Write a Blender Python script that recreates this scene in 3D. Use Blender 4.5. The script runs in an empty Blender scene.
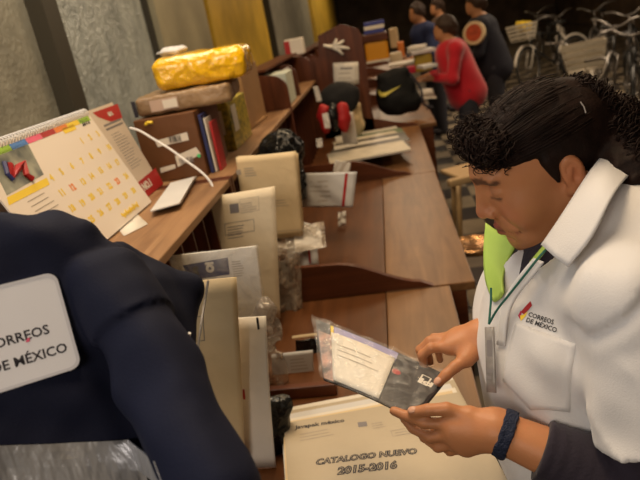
import bpy, bmesh, math, random
import numpy as np
from mathutils import Vector, Matrix, Euler
random.seed(7)
SC = bpy.context.scene
COL = SC.collection
PI = math.pi
# ---------------- camera ----------------
CF = 600.0; C_ROLL = math.radians(10.5); C_PIT = math.radians(19.8); C_YAW = math.radians(8.7)
CP = Vector((0, 0, 1.65))
cF = Vector((-math.sin(C_YAW)*math.cos(C_PIT), math.cos(C_YAW)*math.cos(C_PIT), -math.sin(C_PIT)))
cR = Vector((math.cos(C_YAW), math.sin(C_YAW), 0)); cU = cR.cross(cF)
camd = bpy.data.cameras.new('camera'); cam = bpy.data.objects.new('camera', camd); COL.objects.link(cam)
rx = cR*math.cos(C_ROLL) - cU*math.sin(C_ROLL); ry = cU*math.cos(C_ROLL) + cR*math.sin(C_ROLL)
# image x axis = right*cos - up*... (world verticals lean to the left at the top)
rx = cR*math.cos(C_ROLL) - cU*math.sin(C_ROLL)
ry = cR*math.sin(C_ROLL) + cU*math.cos(C_ROLL)
m3 = Matrix((rx, ry, -cF)).transposed()
cam.matrix_world = Matrix.Translation(CP) @ m3.to_4x4()
camd.sensor_width = 36; camd.lens = 36*CF/640; camd.clip_start = .02
camd.dof.use_dof = True; camd.dof.focus_distance = .86; camd.dof.aperture_fstop = 6.3
SC.camera = cam
SC.view_settings.view_transform = 'Standard'; SC.view_settings.look = 'None'
SC.view_settings.gamma = 1; SC.view_settings.use_curve_mapping = False
SC.view_settings.exposure = 0.16
# ---------------- world and lamps ----------------
W = bpy.data.worlds.new('world'); SC.world = W; W.use_nodes = True
W.node_tree.nodes['Background'].inputs[0].default_value = (1.0, .68, .42, 1)
W.node_tree.nodes['Background'].inputs[1].default_value = .045
def area(name, loc, rot, sx, sy, power, col):
    l = bpy.data.lights.new(name, 'AREA'); l.shape = 'RECTANGLE'; l.size = sx; l.size_y = sy
    l.energy = power; l.color = col
    o = bpy.data.objects.new(name, l); COL.objects.link(o); o.location = loc; o.rotation_euler = [math.radians(a) for a in rot]
    return o
area('overhead_light', (-.15, 1.15, 3.1), (0, 0, 0), .5, 1.2, 34, (1.0, .76, .48))
area('overhead_light', (.1, 4.2, 3.1), (0, 0, 0), .5, 1.6, 32, (1.0, .72, .42))
area('overhead_light', (3.2, 7.5, 3.2), (0, 0, 0), 1.2, 3, 120, (1.0, .78, .55))
area('overhead_light', (-.95, 1.9, 3.2), (0, -8, 0), .4, 1.6, 20, (1.0, .90, .76))  # fill light added to brighten the dim left wall and shelf items
area('overhead_light', (.2, 8.8, 3.1), (0, 0, 0), .8, 3.0, 40, (1.0, .74, .48))
area('overhead_light', (-.3, 16, 3.3), (0, 0, 0), 1, 6, 90, (1.0, .78, .52))  # added fill light for the far end of the room
area('front_left_light', (-.9, -1.6, 2.3), (62, 0, -22), 1.0, .9, 27, (1.0, .87, .72))  # warm light from upper left behind the camera; no window built there
area('left_window_light', (-1.3, .3, 2.2), (0, -75, -10), .8, .8, 4, (.65, .80, 1.0))

def wray(px, py):
    a = px-320; b = py-240
    r = a*math.cos(C_ROLL) - b*math.sin(C_ROLL); u = -a*math.sin(C_ROLL) - b*math.cos(C_ROLL)
    return cF + cR*(r/CF) + cU*(u/CF)
def at(px, py, ax, v):
    """point of the place seen at a pixel, on the plane x, y or z = v"""
    d = wray(px, py); i = 'xyz'.index(ax); return CP + d*((v-CP[i])/d[i])
# ---------------- materials ----------------
MATS = {}
def new_mat(name):
    m = bpy.data.materials.new(name); m.use_nodes = True; MATS[name] = m
    nt = m.node_tree; return m, nt, nt.nodes['Principled BSDF']
def mat(name, col, rough=.6, var=.0, vscale=8, bump=0, bscale=60, metal=0, spec=.5, col2=None, detail=4, sheen=0, coat=0, stretch=None, sss=0, bdist=.02):
    if spec == .5 and not metal: spec = .3
    if name in MATS: return MATS[name]
    m, nt, b = new_mat(name)
    b.inputs['Base Color'].default_value = (*col, 1); b.inputs['Roughness'].default_value = rough
    b.inputs['Metallic'].default_value = metal; b.inputs['Specular IOR Level'].default_value = spec
    if sheen: b.inputs['Sheen Weight'].default_value = sheen
    if coat: b.inputs['Coat Weight'].default_value = coat; b.inputs['Coat Roughness'].default_value = .15
    if sss:
        b.inputs['Subsurface Weight'].default_value = sss; b.inputs['Subsurface Radius'].default_value = (.012, .005, .003); b.inputs['Subsurface Scale'].default_value = .5
    tc = nt.nodes.new('ShaderNodeTexCoord'); src = tc.outputs['Object']
    if stretch:
        mp = nt.nodes.new('ShaderNodeMapping'); mp.inputs['Scale'].default_value = stretch; nt.links.new(src, mp.inputs[0]); src = mp.outputs[0]
    if var or col2:
        n = nt.nodes.new('ShaderNodeTexNoise'); n.inputs['Scale'].default_value = vscale; n.inputs['Detail'].default_value = detail
        nt.links.new(src, n.inputs['Vector'])
        r = nt.nodes.new('ShaderNodeValToRGB'); r.color_ramp.elements[0].position = .32; r.color_ramp.elements[1].position = .68
        c2 = col2 or tuple(c*(1-var) for c in col)
        r.color_ramp.elements[0].color = (*c2, 1); r.color_ramp.elements[1].color = (*col, 1)
        nt.links.new(n.outputs['Fac'], r.inputs[0]); nt.links.new(r.outputs[0], b.inputs['Base Color'])
    if bump:
        n2 = nt.nodes.new('ShaderNodeTexNoise'); n2.inputs['Scale'].default_value = bscale; n2.inputs['Detail'].default_value = 3
        nt.links.new(src, n2.inputs['Vector'])
        bp = nt.nodes.new('ShaderNodeBump'); bp.inputs['Strength'].default_value = bump; bp.inputs['Distance'].default_value = bdist
        nt.links.new(n2.outputs['Fac'], bp.inputs['Height']); nt.links.new(bp.outputs[0], b.inputs['Normal'])
    return m
def wood(name, c1, c2, rough=.45, axis='x', scale=1.0):
    if name in MATS: return MATS[name]
    m, nt, b = new_mat(name); b.inputs['Roughness'].default_value = rough; b.inputs['Specular IOR Level'].default_value = .28
    tc = nt.nodes.new('ShaderNodeTexCoord'); mp = nt.nodes.new('ShaderNodeMapping')
    s = {'x': (1.2, 14, 14), 'y': (14, 1.2, 14), 'z': (14, 14, 1.2)}[axis]
    mp.inputs['Scale'].default_value = [a*scale for a in s]
    nt.links.new(tc.outputs['Object'], mp.inputs[0])
    n = nt.nodes.new('ShaderNodeTexNoise'); n.inputs['Scale'].default_value = 2.2; n.inputs['Detail'].default_value = 7; n.inputs['Distortion'].default_value = .6
    nt.links.new(mp.outputs[0], n.inputs['Vector'])
    r = nt.nodes.new('ShaderNodeValToRGB'); r.color_ramp.elements[0].position = .3; r.color_ramp.elements[1].position = .7
    r.color_ramp.elements[0].color = (*c2, 1); r.color_ramp.elements[1].color = (*c1, 1)
    nt.links.new(n.outputs['Fac'], r.inputs[0])
    n3 = nt.nodes.new('ShaderNodeTexNoise'); n3.inputs['Scale'].default_value = 5; n3.inputs['Detail'].default_value = 5
    nt.links.new(tc.outputs['Object'], n3.inputs['Vector'])
    mx = nt.nodes.new('ShaderNodeMix'); mx.data_type = 'RGBA'; mx.blend_type = 'MULTIPLY'; mx.inputs[0].default_value = .5
    r3 = nt.nodes.new('ShaderNodeValToRGB'); r3.color_ramp.elements[0].position = .35; r3.color_ramp.elements[1].position = .6
    r3.color_ramp.elements[0].color = (.62, .6, .58, 1); r3.color_ramp.elements[1].color = (1, 1, 1, 1)
    nt.links.new(n3.outputs['Fac'], r3.inputs[0]); nt.links.new(r.outputs[0], mx.inputs[6]); nt.links.new(r3.outputs[0], mx.inputs[7])
    nt.links.new(mx.outputs[2], b.inputs['Base Color'])
    bp = nt.nodes.new('ShaderNodeBump'); bp.inputs['Strength'].default_value = .15; bp.inputs['Distance'].default_value = .004
    nt.links.new(n.outputs['Fac'], bp.inputs['Height']); nt.links.new(bp.outputs[0], b.inputs['Normal'])
    return m
def film(name, col=(.9, .9, .88), alpha=.22, rough=.12, bump=.8, bscale=22):
    if name in MATS: return MATS[name]
    m, nt, b = new_mat(name)
    b.inputs['Base Color'].default_value = (*col, 1); b.inputs['Roughness'].default_value = rough; b.inputs['Specular IOR Level'].default_value = .9
    tc = nt.nodes.new('ShaderNodeTexCoord'); n2 = nt.nodes.new('ShaderNodeTexNoise'); n2.inputs['Scale'].default_value = bscale; n2.inputs['Detail'].default_value = 2; n2.inputs['Distortion'].default_value = 1.5
    nt.links.new(tc.outputs['Object'], n2.inputs['Vector'])
    bp = nt.nodes.new('ShaderNodeBump'); bp.inputs['Strength'].default_value = bump; bp.inputs['Distance'].default_value = .02
    nt.links.new(n2.outputs['Fac'], bp.inputs['Height']); nt.links.new(bp.outputs[0], b.inputs['Normal'])
    r = nt.nodes.new('ShaderNodeValToRGB'); r.color_ramp.elements[0].position = .45; r.color_ramp.elements[1].position = .75
    r.color_ramp.elements[0].color = (alpha*.6,)*3+(1,); r.color_ramp.elements[1].color = (min(1, alpha*2.2),)*3+(1,)
    nt.links.new(n2.outputs['Fac'], r.inputs[0]); nt.links.new(r.outputs[0], b.inputs['Alpha'])
    return m
# ---------------- object helpers ----------------
def link(name, me, m=None, parent=None, smooth=False):
    me.name = name
    o = bpy.data.objects.new(name, me); COL.objects.link(o)
    if m is not None:
        for k in (m if isinstance(m, (list, tuple)) else [m]): me.materials.append(k)
    if smooth: me.polygons.foreach_set('use_smooth', [True]*len(me.polygons))
    if parent is not None:
        o.parent = parent
        o.matrix_parent_inverse = wm(parent).inverted()
    return o
def wm(o):
    m = o.matrix_basis if o.parent is None else wm(o.parent) @ o.matrix_parent_inverse @ o.matrix_basis
    return m
def tag(o, label=None, cat=None, group=None, kind=None):
    if label: o['label'] = label
    if cat: o['category'] = cat
    if group: o['group'] = group
    if kind: o['kind'] = kind
    return o
def thing(name, label, cat, loc, group=None, rz=0):
    o = bpy.data.objects.new(name, None); COL.objects.link(o); o.location = loc; o.rotation_euler[2] = rz; o.empty_display_size = .05
    return tag(o, label, cat, group)
class MB:
    """mesh builder: collects shapes into one mesh"""
    def __init__(s): s.v = []; s.f = []; s.mi = []
    def add(s, vs, fs, mi=0):
        b = len(s.v); s.v += [tuple(v) for v in vs]; s.f += [[b+i for i in f] for f in fs]; s.mi += [mi]*len(fs); return s
    def box(s, c, d, rot=None, mi=0, bev=0):
        hx, hy, hz = d[0]/2, d[1]/2, d[2]/2; c = Vector(c)
        R = rot if isinstance(rot, Matrix) else (Euler([math.radians(a) for a in rot]).to_matrix() if rot else Matrix.Identity(3))
        if bev <= 0:
            vs = [c + R@Vector((x*hx, y*hy, z*hz)) for z in (-1, 1) for x, y in ((-1, -1), (1, -1), (1, 1), (-1, 1))]
            return s.add(vs, [(3, 2, 1, 0), (4, 5, 6, 7), (0, 1, 5, 4), (1, 2, 6, 5), (2, 3, 7, 6), (3, 0, 4, 7)], mi)
        bm = bmesh.new(); bmesh.ops.create_cube(bm, size=1)
        for v in bm.verts: v.co = Vector((v.co.x*d[0], v.co.y*d[1], v.co.z*d[2]))
        bmesh.ops.bevel(bm, geom=bm.edges[:], offset=bev, segments=2, affect='EDGES', profile=.5)
        bm.verts.index_update()
        s.add([c + R@v.co for v in bm.verts], [[v.index for v in f.verts] for f in bm.faces], mi); bm.free(); return s
    def box2(s, a, b, mi=0, bev=0):
        return s.box([(a[i]+b[i])/2 for i in range(3)], [abs(a[i]-b[i]) for i in range(3)], None, mi, bev)
    def tube(s, pts, r, n=8, mi=0, closed=False):
        pts = [Vector(p) for p in pts]; N = len(pts); rr = r if isinstance(r, (list, tuple)) else [r]*N
        rings = []; up = None
        for i, p in enumerate(pts):
            if closed: t = (pts[(i+1) % N]-pts[i-1])
            else: t = (pts[min(i+1, N-1)]-pts[max(i-1, 0)])
            t = t.normalized() if t.length > 1e-9 else Vector((0, 0, 1))
            if up is None:
                up = t.orthogonal().normalized()
            up = (up - t*up.dot(t)); up = up.normalized() if up.length > 1e-6 else t.orthogonal().normalized()
            w = t.cross(up)
            rings.append([p + (up*math.cos(2*PI*k/n) + w*math.sin(2*PI*k/n))*rr[i] for k in range(n)])
        vs = [v for r_ in rings for v in r_]; fs = []
        M = N if closed else N-1
        for i in range(M):
            j = (i+1) % N
            for k in range(n):
                fs.append((i*n+k, i*n+(k+1) % n, j*n+(k+1) % n, j*n+k))
        if not closed: fs += [list(range(n))[::-1], [(N-1)*n+k for k in range(n)]]
        return s.add(vs, fs, mi)
    def lathe(s, prof, c=(0, 0, 0), n=24, mi=0, R=None):
        c = Vector(c); R = R or Matrix.Identity(3); vs = []; fs = []
        for r, z in prof:
            for k in range(n): vs.append(c + R@Vector((r*math.cos(2*PI*k/n), r*math.sin(2*PI*k/n), z)))
        m = len(prof)
        for i in range(m-1):
            for k in range(n): fs.append((i*n+k, i*n+(k+1) % n, (i+1)*n+(k+1) % n, (i+1)*n+k))
        return s.add(vs, fs, mi)
    def prism(s, poly, a, b, axis='y', mi=0):
        """poly of 2-D points in the two other axes, extruded from a to b"""
        def P(p, t):
            return {'x': (t, p[0], p[1]), 'y': (p[0], t, p[1]), 'z': (p[0], p[1], t)}[axis]
        n = len(poly); vs = [P(p, a) for p in poly] + [P(p, b) for p in poly]
        fs = [list(range(n)), list(range(n, 2*n))[::-1]] + [(i, i+n, (i+1) % n+n, (i+1) % n) for i in range(n)]
        return s.add(vs, fs, mi)
    def ell(s, c, r, n=16, mi=0, R=None):
        c = Vector(c); R = R or Matrix.Identity(3); vs = []; fs = []; m = n//2
        for i in range(m+1):
            t = PI*i/m
            for k in range(n):
                p = 2*PI*k/n; vs.append(c + R@Vector((r[0]*math.sin(t)*math.cos(p), r[1]*math.sin(t)*math.sin(p), r[2]*math.cos(t))))
        for i in range(m):
            for k in range(n): fs.append((i*n+k, (i+1)*n+k, (i+1)*n+(k+1) % n, i*n+(k+1) % n))
        return s.add(vs, fs, mi)
    def mesh(s, recalc=True):
        me = bpy.data.meshes.new('m'); me.from_pydata([tuple(v) for v in s.v], [], s.f)
        me.polygons.foreach_set('material_index', s.mi)
        if recalc:
            bm = bmesh.new(); bm.from_mesh(me); bmesh.ops.remove_doubles(bm, verts=bm.verts, dist=1e-6); bmesh.ops.recalc_face_normals(bm, faces=bm.faces); bm.to_mesh(me); bm.free()
        me.update(); return me
    def build(s, name, m, parent=None, smooth=False):
        return link(name, s.mesh(), m, parent, smooth)
# text -> flat mesh verts (2-D), cached
def text2d(txt, size=1.0, bold=0.0, align='LEFT', sx=1.0):
    c = bpy.data.curves.new('t', 'FONT'); c.body = txt; c.size = size; c.align_x = align; c.offset = bold; c.resolution_u = 2
    o = bpy.data.objects.new('t', c); COL.objects.link(o)
    dg = bpy.context.evaluated_depsgraph_get(); dg.update()
    me = bpy.data.meshes.new_from_object(o.evaluated_get(dg))
    vs = [(v.co.x*sx, v.co.y) for v in me.vertices]; fs = [list(p.vertices) for p in me.polygons]
    bpy.data.objects.remove(o); bpy.data.curves.remove(c); bpy.data.meshes.remove(me)
    return vs, fs
class Sheet:
    """a bent sheet of real thickness spanned by origin O and edge vectors A (u) and B (v)"""
    def __init__(s, O, A, B, th=.0006, bend=None, nu=12, nv=12):
        s.O = Vector(O); s.A = Vector(A); s.B = Vector(B); s.n = s.A.cross(s.B).normalized(); s.th = th
        s.bend = bend or (lambda u, v: 0.0); s.nu = nu; s.nv = nv; s.parts = []
    def pos(s, u, v, off=0): return s.O + s.A*u + s.B*v + s.n*(s.bend(u, v)+off)
    def mb(s, outline=None):
        b = MB(); vs = []; nu, nv = s.nu, s.nv
        for off in (s.th/2, -s.th/2):
            for j in range(nv+1):
                for i in range(nu+1):
                    u, v = i/nu, j/nv
                    if outline: u, v = outline(u, v)
                    vs.append(s.pos(u, v, off))
        K = (nu+1)*(nv+1); fs = []
        idx = lambda i, j: j*(nu+1)+i
        for j in range(nv):
            for i in range(nu):
                a, b_, c, d = idx(i, j), idx(i+1, j), idx(i+1, j+1), idx(i, j+1)
                fs.append((a, b_, c, d)); fs.append((K+d, K+c, K+b_, K+a))
        for i in range(nu):
            fs.append((idx(i, 0), K+idx(i, 0), K+idx(i+1, 0), idx(i+1, 0))); fs.append((idx(i+1, nv), K+idx(i+1, nv), K+idx(i, nv), idx(i, nv)))
        for j in range(nv):
            fs.append((idx(0, j+1), K+idx(0, j+1), K+idx(0, j), idx(0, j))); fs.append((idx(nu, j), K+idx(nu, j), K+idx(nu, j+1), idx(nu, j+1)))
        return b.add(vs, fs)
    def build(s, name, m, parent=None, outline=None):
        s.o = link(name, s.mb(outline).mesh(), m, parent, s.th < .003); return s.o
    def flat(s, name, m, polys, parent=None, off=None, side=1):
        """surface print: polys = list of (verts uv, faces)"""
        off = (s.th/2+.0004) if off is None else off
        b = MB()
        for vs, fs in polys: b.add([s.pos(u, v, off*side) for u, v in vs], fs)
        return link(name, b.mesh(False), m, parent if parent is not None else s.o)
    def rect(s, u0, v0, u1, v1, n=6):
        vs = [(u0+(u1-u0)*i/n, v0+(v1-v0)*j/n) for j in range(n+1) for i in range(n+1)]
        fs = [(j*(n+1)+i, j*(n+1)+i+1, (j+1)*(n+1)+i+1, (j+1)*(n+1)+i) for j in range(n) for i in range(n)]
        return vs, fs
    def frame(s, u0, v0, u1, v1, w=.004):
        wu = w/s.A.length; wv = w/s.B.length; out = []
        for r in ((u0, v0, u1, v0+wv), (u0, v1-wv, u1, v1), (u0, v0, u0+wu, v1), (u1-wu, v0, u1, v1)): out.append(s.rect(*r, n=3))
        return out
    def text(s, txt, u, v, h, bold=0, rot=0, sx=1.0, align='LEFT'):
        vs, fs = text2d(txt, h, bold, align, sx)
        c, sn = math.cos(rot), math.sin(rot); La, Lb = s.A.length, s.B.length
        return [(u+(x*c-y*sn)/La, v+(x*sn+y*c)/Lb) for x, y in vs], fs
def grain(amp, k=3, seed=0):
    r = random.Random(seed); ph = [(r.uniform(-k, k), r.uniform(-k, k), r.uniform(0, 6.28), r.uniform(.4, 1)) for _ in range(5)]
    return lambda u, v: amp*sum(a*math.sin(x*u*3+y*v*3+p) for x, y, p, a in ph)/2
# ---------------- implicit surfaces ----------------
def _h(ix, iy, iz, seed):
    n = (ix*374761393 + iy*668265263 + iz*1274126177 + seed*974634777) & 0xffffffff
    n = ((n ^ (n >> 13))*1274126177) & 0xffffffff
    return ((n ^ (n >> 16)) & 0xffff)/65535.0*2-1
def vnoise(p, s, seed=0):
    q = p*s; i = np.floor(q).astype(np.int64); f_ = q-i; f_ = f_*f_*(3-2*f_); r = 0
    for dx in (0, 1):
        wx = f_[:, 0] if dx else 1-f_[:, 0]
        for dy in (0, 1):
            wy = f_[:, 1] if dy else 1-f_[:, 1]
            for dz in (0, 1):
                wz = f_[:, 2] if dz else 1-f_[:, 2]
                r = r + wx*wy*wz*_h(i[:, 0]+dx, i[:, 1]+dy, i[:, 2]+dz, seed)
    return r
def V3(*a): return np.array(a, float)
def s_ell(p, c, r, R=None):
    q = p-np.array(c)
    if R is not None: q = q@R
    r = np.array(r); k0 = np.linalg.norm(q/r, axis=1); k1 = np.linalg.norm(q/(r*r), axis=1)+1e-9
    return k0*(k0-1)/k1
def s_cap(p, a, b, ra, rb=None):
    a = np.array(a, float); b = np.array(b, float); rb = ra if rb is None else rb
    ab = b-a; t = np.clip(((p-a)@ab)/(ab@ab+1e-12), 0, 1)
    return np.linalg.norm(p-a-t[:, None]*ab, axis=1) - (ra+(rb-ra)*t)
def s_box(p, c, h, rnd=.0, R=None):
    q = p-np.array(c)
    if R is not None: q = q@R
    q = np.abs(q)-(np.array(h)-rnd)
    return np.linalg.norm(np.maximum(q, 0), axis=1)+np.minimum(q.max(axis=1), 0)-rnd
def smin(a, b, k):
    h = np.clip(.5+.5*(b-a)/k, 0, 1); return b+(a-b)*h-k*h*(1-h)
def smax(a, b, k): return -smin(-a, -b, k)
def surface(fn, lo, hi, h, B=8, margin=.0):
    """surface nets over a sparse grid; returns verts, quads"""
    lo = np.array(lo, float); hi = np.array(hi, float); n = (np.ceil((hi-lo)/h/B).astype(int))*B+1
    G = np.full(n, 1.0, np.float32); nb = (n-1)//B
    c = np.stack(np.meshgrid(*[np.arange(k) for k in nb], indexing='ij'), -1).reshape(-1, 3)
    cc = lo+(c+.5)*B*h; d = fn(cc); rad = B*h*.87*1.25+margin
    for (i, j, k), dv in zip(c, d):
        if dv < -rad: G[i*B:(i+1)*B+1, j*B:(j+1)*B+1, k*B:(k+1)*B+1] = -1
    act = c[np.abs(d) <= rad]
    off = np.stack(np.meshgrid(*[np.arange(B+1)]*3, indexing='ij'), -1).reshape(-1, 3)
    CH = 120
    for s in range(0, len(act), CH):
        a = act[s:s+CH]; idx = (a[:, None, :]*B+off[None]).reshape(-1, 3)
        G[idx[:, 0], idx[:, 1], idx[:, 2]] = fn(lo+idx*h)
    S = G < 0
    def cells(a):
        return [a[x:a.shape[0]-1+x, y:a.shape[1]-1+y, z:a.shape[2]-1+z] for x in (0, 1) for y in (0, 1) for z in (0, 1)]
    cs = cells(S); anyt = cs[0].copy(); allt = cs[0].copy()
    for q in cs[1:]: anyt |= q; allt &= q
    mixed = anyt & ~allt; ci = np.argwhere(mixed); ids = np.full(mixed.shape, -1, np.int64); ids[mixed] = np.arange(len(ci))
    corner = np.array([(x, y, z) for x in (0, 1) for y in (0, 1) for z in (0, 1)])
    val = np.stack([G[ci[:, 0]+x, ci[:, 1]+y, ci[:, 2]+z] for x, y, z in corner], 1)
    acc = np.zeros((len(ci), 3)); cnt = np.zeros(len(ci))
    for a in range(8):
        for b in range(a+1, 8):
            if np.abs(corner[a]-corner[b]).sum() != 1: continue
            va, vb = val[:, a], val[:, b]; m = (va < 0) != (vb < 0)
            t = np.where(m, va/(va-vb+1e-20), 0); acc += m[:, None]*(corner[a]+t[:, None]*(corner[b]-corner[a])); cnt += m
    V = lo+(ci+acc/np.maximum(cnt, 1)[:, None])*h
    Q = []
    for ax in range(3):
        a0 = [slice(1, -1)]*3; a0[ax] = slice(0, -1); a1 = [slice(1, -1)]*3; a1[ax] = slice(1, None)
        A, Bv = S[tuple(a0)], S[tuple(a1)]; e = np.argwhere(A != Bv)
        if not len(e): continue
        sg = A[e[:, 0], e[:, 1], e[:, 2]]; e = e+1; e[:, ax] -= 1
        o1, o2 = (ax+1) % 3, (ax+2) % 3
        def cid(d1, d2):
            q = e.copy(); q[:, o1] -= d1; q[:, o2] -= d2; return ids[q[:, 0], q[:, 1], q[:, 2]]
        q = np.stack([cid(0, 0), cid(1, 0), cid(1, 1), cid(0, 1)], 1); q[~sg] = q[~sg][:, ::-1]; Q.append(q)
    Q = np.concatenate(Q); Q = Q[(Q >= 0).all(1)]
    return V, Q
def implicit(name, fn, lo, hi, h, m, parent=None, colfn=None, margin=0, post=None, cut=None):
    V, Q = surface(fn, lo, hi, h, margin=margin)
    if cut is not None:
        keep = cut(V[Q].mean(1)); Q = Q[keep]
    if post is not None: V = post(V)
    me = bpy.data.meshes.new(name); me.vertices.add(len(V)); me.vertices.foreach_set('co', V.astype(np.float32).ravel())
    me.loops.add(Q.size); me.loops.foreach_set('vertex_index', Q.ravel().astype(np.int32))
    me.polygons.add(len(Q)); me.polygons.foreach_set('loop_start', np.arange(0, Q.size, 4, dtype=np.int32)); me.polygons.foreach_set('loop_total', np.full(len(Q), 4, np.int32))
    me.update(calc_edges=True); me.validate()
    if colfn is not None:
        a = me.color_attributes.new('Pigment', 'FLOAT_COLOR', 'POINT'); c = np.ones((len(V), 4), np.float32); c[:, :3] = colfn(V); a.data.foreach_set('color', c.ravel())
    return link(name, me, m, parent, True)
def pigment(name, rough=.5, sss=0, bump=.2, bscale=300, spec=.4):
    m, nt, b = new_mat(name); b.inputs['Roughness'].default_value = rough; b.inputs['Specular IOR Level'].default_value = spec
    at_ = nt.nodes.new('ShaderNodeAttribute'); at_.attribute_name = 'Pigment'; nt.links.new(at_.outputs['Color'], b.inputs['Base Color'])
    if sss: b.inputs['Subsurface Weight'].default_value = sss; b.inputs['Subsurface Radius'].default_value = (.01, .004, .002); b.inputs['Subsurface Scale'].default_value = .4
    tc = nt.nodes.new('ShaderNodeTexCoord'); n2 = nt.nodes.new('ShaderNodeTexNoise'); n2.inputs['Scale'].default_value = bscale
    nt.links.new(tc.outputs['Object'], n2.inputs['Vector']); bp = nt.nodes.new('ShaderNodeBump'); bp.inputs['Strength'].default_value = bump; bp.inputs['Distance'].default_value = .001
    nt.links.new(n2.outputs['Fac'], bp.inputs['Height']); nt.links.new(bp.outputs[0], b.inputs['Normal'])
    return m
# ---------------- setting ----------------
M_desk = wood('desk_wood', (.125, .044, .013), (.07, .024, .007), .40, 'y')
M_worn = wood('worn_desk_wood', (.215, .105, .042), (.13, .056, .02), .36, 'y')
M_mah = wood('mahogany', (.125, .036, .013), (.065, .018, .007), .4, 'x')
M_mahz = wood('mahogany_upright', (.125, .036, .014), (.06, .017, .007), .42, 'z')
M_edge = wood('worn_edge', (.34, .19, .09), (.20, .10, .045), .5, 'y')
def struct(name, mb, m): o = mb.build(name, m); o['kind'] = 'structure'; return o
mf, nt, b = new_mat('checker_tiles')
tc = nt.nodes.new('ShaderNodeTexCoord'); ck = nt.nodes.new('ShaderNodeTexChecker'); ck.inputs['Scale'].default_value = 3.3
ck.inputs['Color1'].default_value = (.32, .26, .18, 1); ck.inputs['Color2'].default_value = (.035, .03, .028, 1)
nt.links.new(tc.outputs['Object'], ck.inputs['Vector'])
nz = nt.nodes.new('ShaderNodeTexNoise'); nz.inputs['Scale'].default_value = 2.5; nz.inputs['Detail'].default_value = 6; nt.links.new(tc.outputs['Object'], nz.inputs['Vector'])
rp = nt.nodes.new('ShaderNodeMapRange'); rp.inputs[1].default_value = .3; rp.inputs[2].default_value = .7; rp.inputs[3].default_value = .45; rp.inputs[4].default_value = 1
nt.links.new(nz.outputs['Fac'], rp.inputs[0])
mx = nt.nodes.new('ShaderNodeMix'); mx.data_type = 'RGBA'; mx.blend_type = 'MULTIPLY'; mx.inputs[0].default_value = 1
nt.links.new(ck.outputs['Color'], mx.inputs[6]); nt.links.new(rp.outputs[0], mx.inputs[7]); nt.links.new(mx.outputs[2], b.inputs['Base Color']); b.inputs['Roughness'].default_value = .35
struct('floor', MB().box2((-1.7, -2.5, -.05), (7.0, 26, 0)), mf)
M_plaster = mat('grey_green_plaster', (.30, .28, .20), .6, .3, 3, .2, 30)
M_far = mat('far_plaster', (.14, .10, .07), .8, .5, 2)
M_dark = mat('dark_recess', (.035, .028, .02), .7)
struct('wall_left', MB().box2((-1.7, -2.5, 0), (-1.55, 26, 3.6)), M_plaster)
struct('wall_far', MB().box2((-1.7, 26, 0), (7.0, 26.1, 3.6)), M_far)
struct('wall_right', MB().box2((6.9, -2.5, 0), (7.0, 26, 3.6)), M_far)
struct('wall_back', MB().box2((-1.7, -2.6, 0), (7.0, -2.5, 3.6)), mat('back_plaster', (.35, .30, .22), .8))
struct('ceiling', MB().box2((-1.7, -2.6, 3.6), (7.0, 26.1, 3.7)), mat('ceiling_plaster', (.5, .42, .3), .8))
M_frost = mat('frosted_glass_blue', (.52, .56, .54), .20, .35, 9, .9, 55, col2=(.30, .33, .32), spec=.9, bdist=.012, stretch=(1, 1, .6))
M_frost2 = mat('frosted_glass_green', (.34, .32, .25), .4, .35, 5, .5, 40, spec=.5, bdist=.01)
M_yel = mat('yellow_paint', (.66, .42, .05), .45, .35, 2.5, .15, 20)
M_grn = mat('olive_paint', (.36, .32, .21), .5, .3, 3)
M_bars = mat('dark_window_frame', (.05, .042, .028), .5)
def yx(px, py, x): return at(px, py, 'x', x).y
XW = -1.42
# frosted windows and the pillars between them, running away along the left wall
def win(n, ya, yb, m):
    struct('window_%d' % n, MB().box2((-1.55, ya, .5), (-1.50, yb, 3.0)), m)
    struct('trim_%d' % n, MB().box2((-1.56, ya-.03, 0), (-1.46, ya+.02, 3.6)).box2((-1.56, yb-.02, 0), (-1.46, yb+.03, 3.6)).box2((-1.56, ya, .45), (-1.45, yb, .5)), M_bars)
def pillar(n, ya, yb, m):
    struct('trim_%d' % n, MB().box2((-1.56, ya, 0), (XW, yb, 3.6)), m)
y = [yx(34, 0, -1.5), yx(52, 0, -1.5), yx(141, 0, -1.5), yx(153, 0, XW), yx(203, 0, XW), yx(207, 0, XW), yx(262, 0, XW), yx(266, 0, -1.5), yx(308, 0, -1.5), yx(311, 0, XW), yx(333, 0, XW), yx(346, 0, XW), yx(358, 0, XW)]
win(1, .2, y[0], M_frost2); pillar(11, y[0]+.03, y[1]-.25, M_bars)
win(2, y[1]-.06, y[2], M_frost); pillar(12, y[3], y[4], M_grn); pillar(13, y[5], y[6], M_yel)
win(3, y[7], y[8], M_frost2); pillar(14, y[9], y[10], M_yel); pillar(15, y[11], y[12], M_yel)
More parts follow.
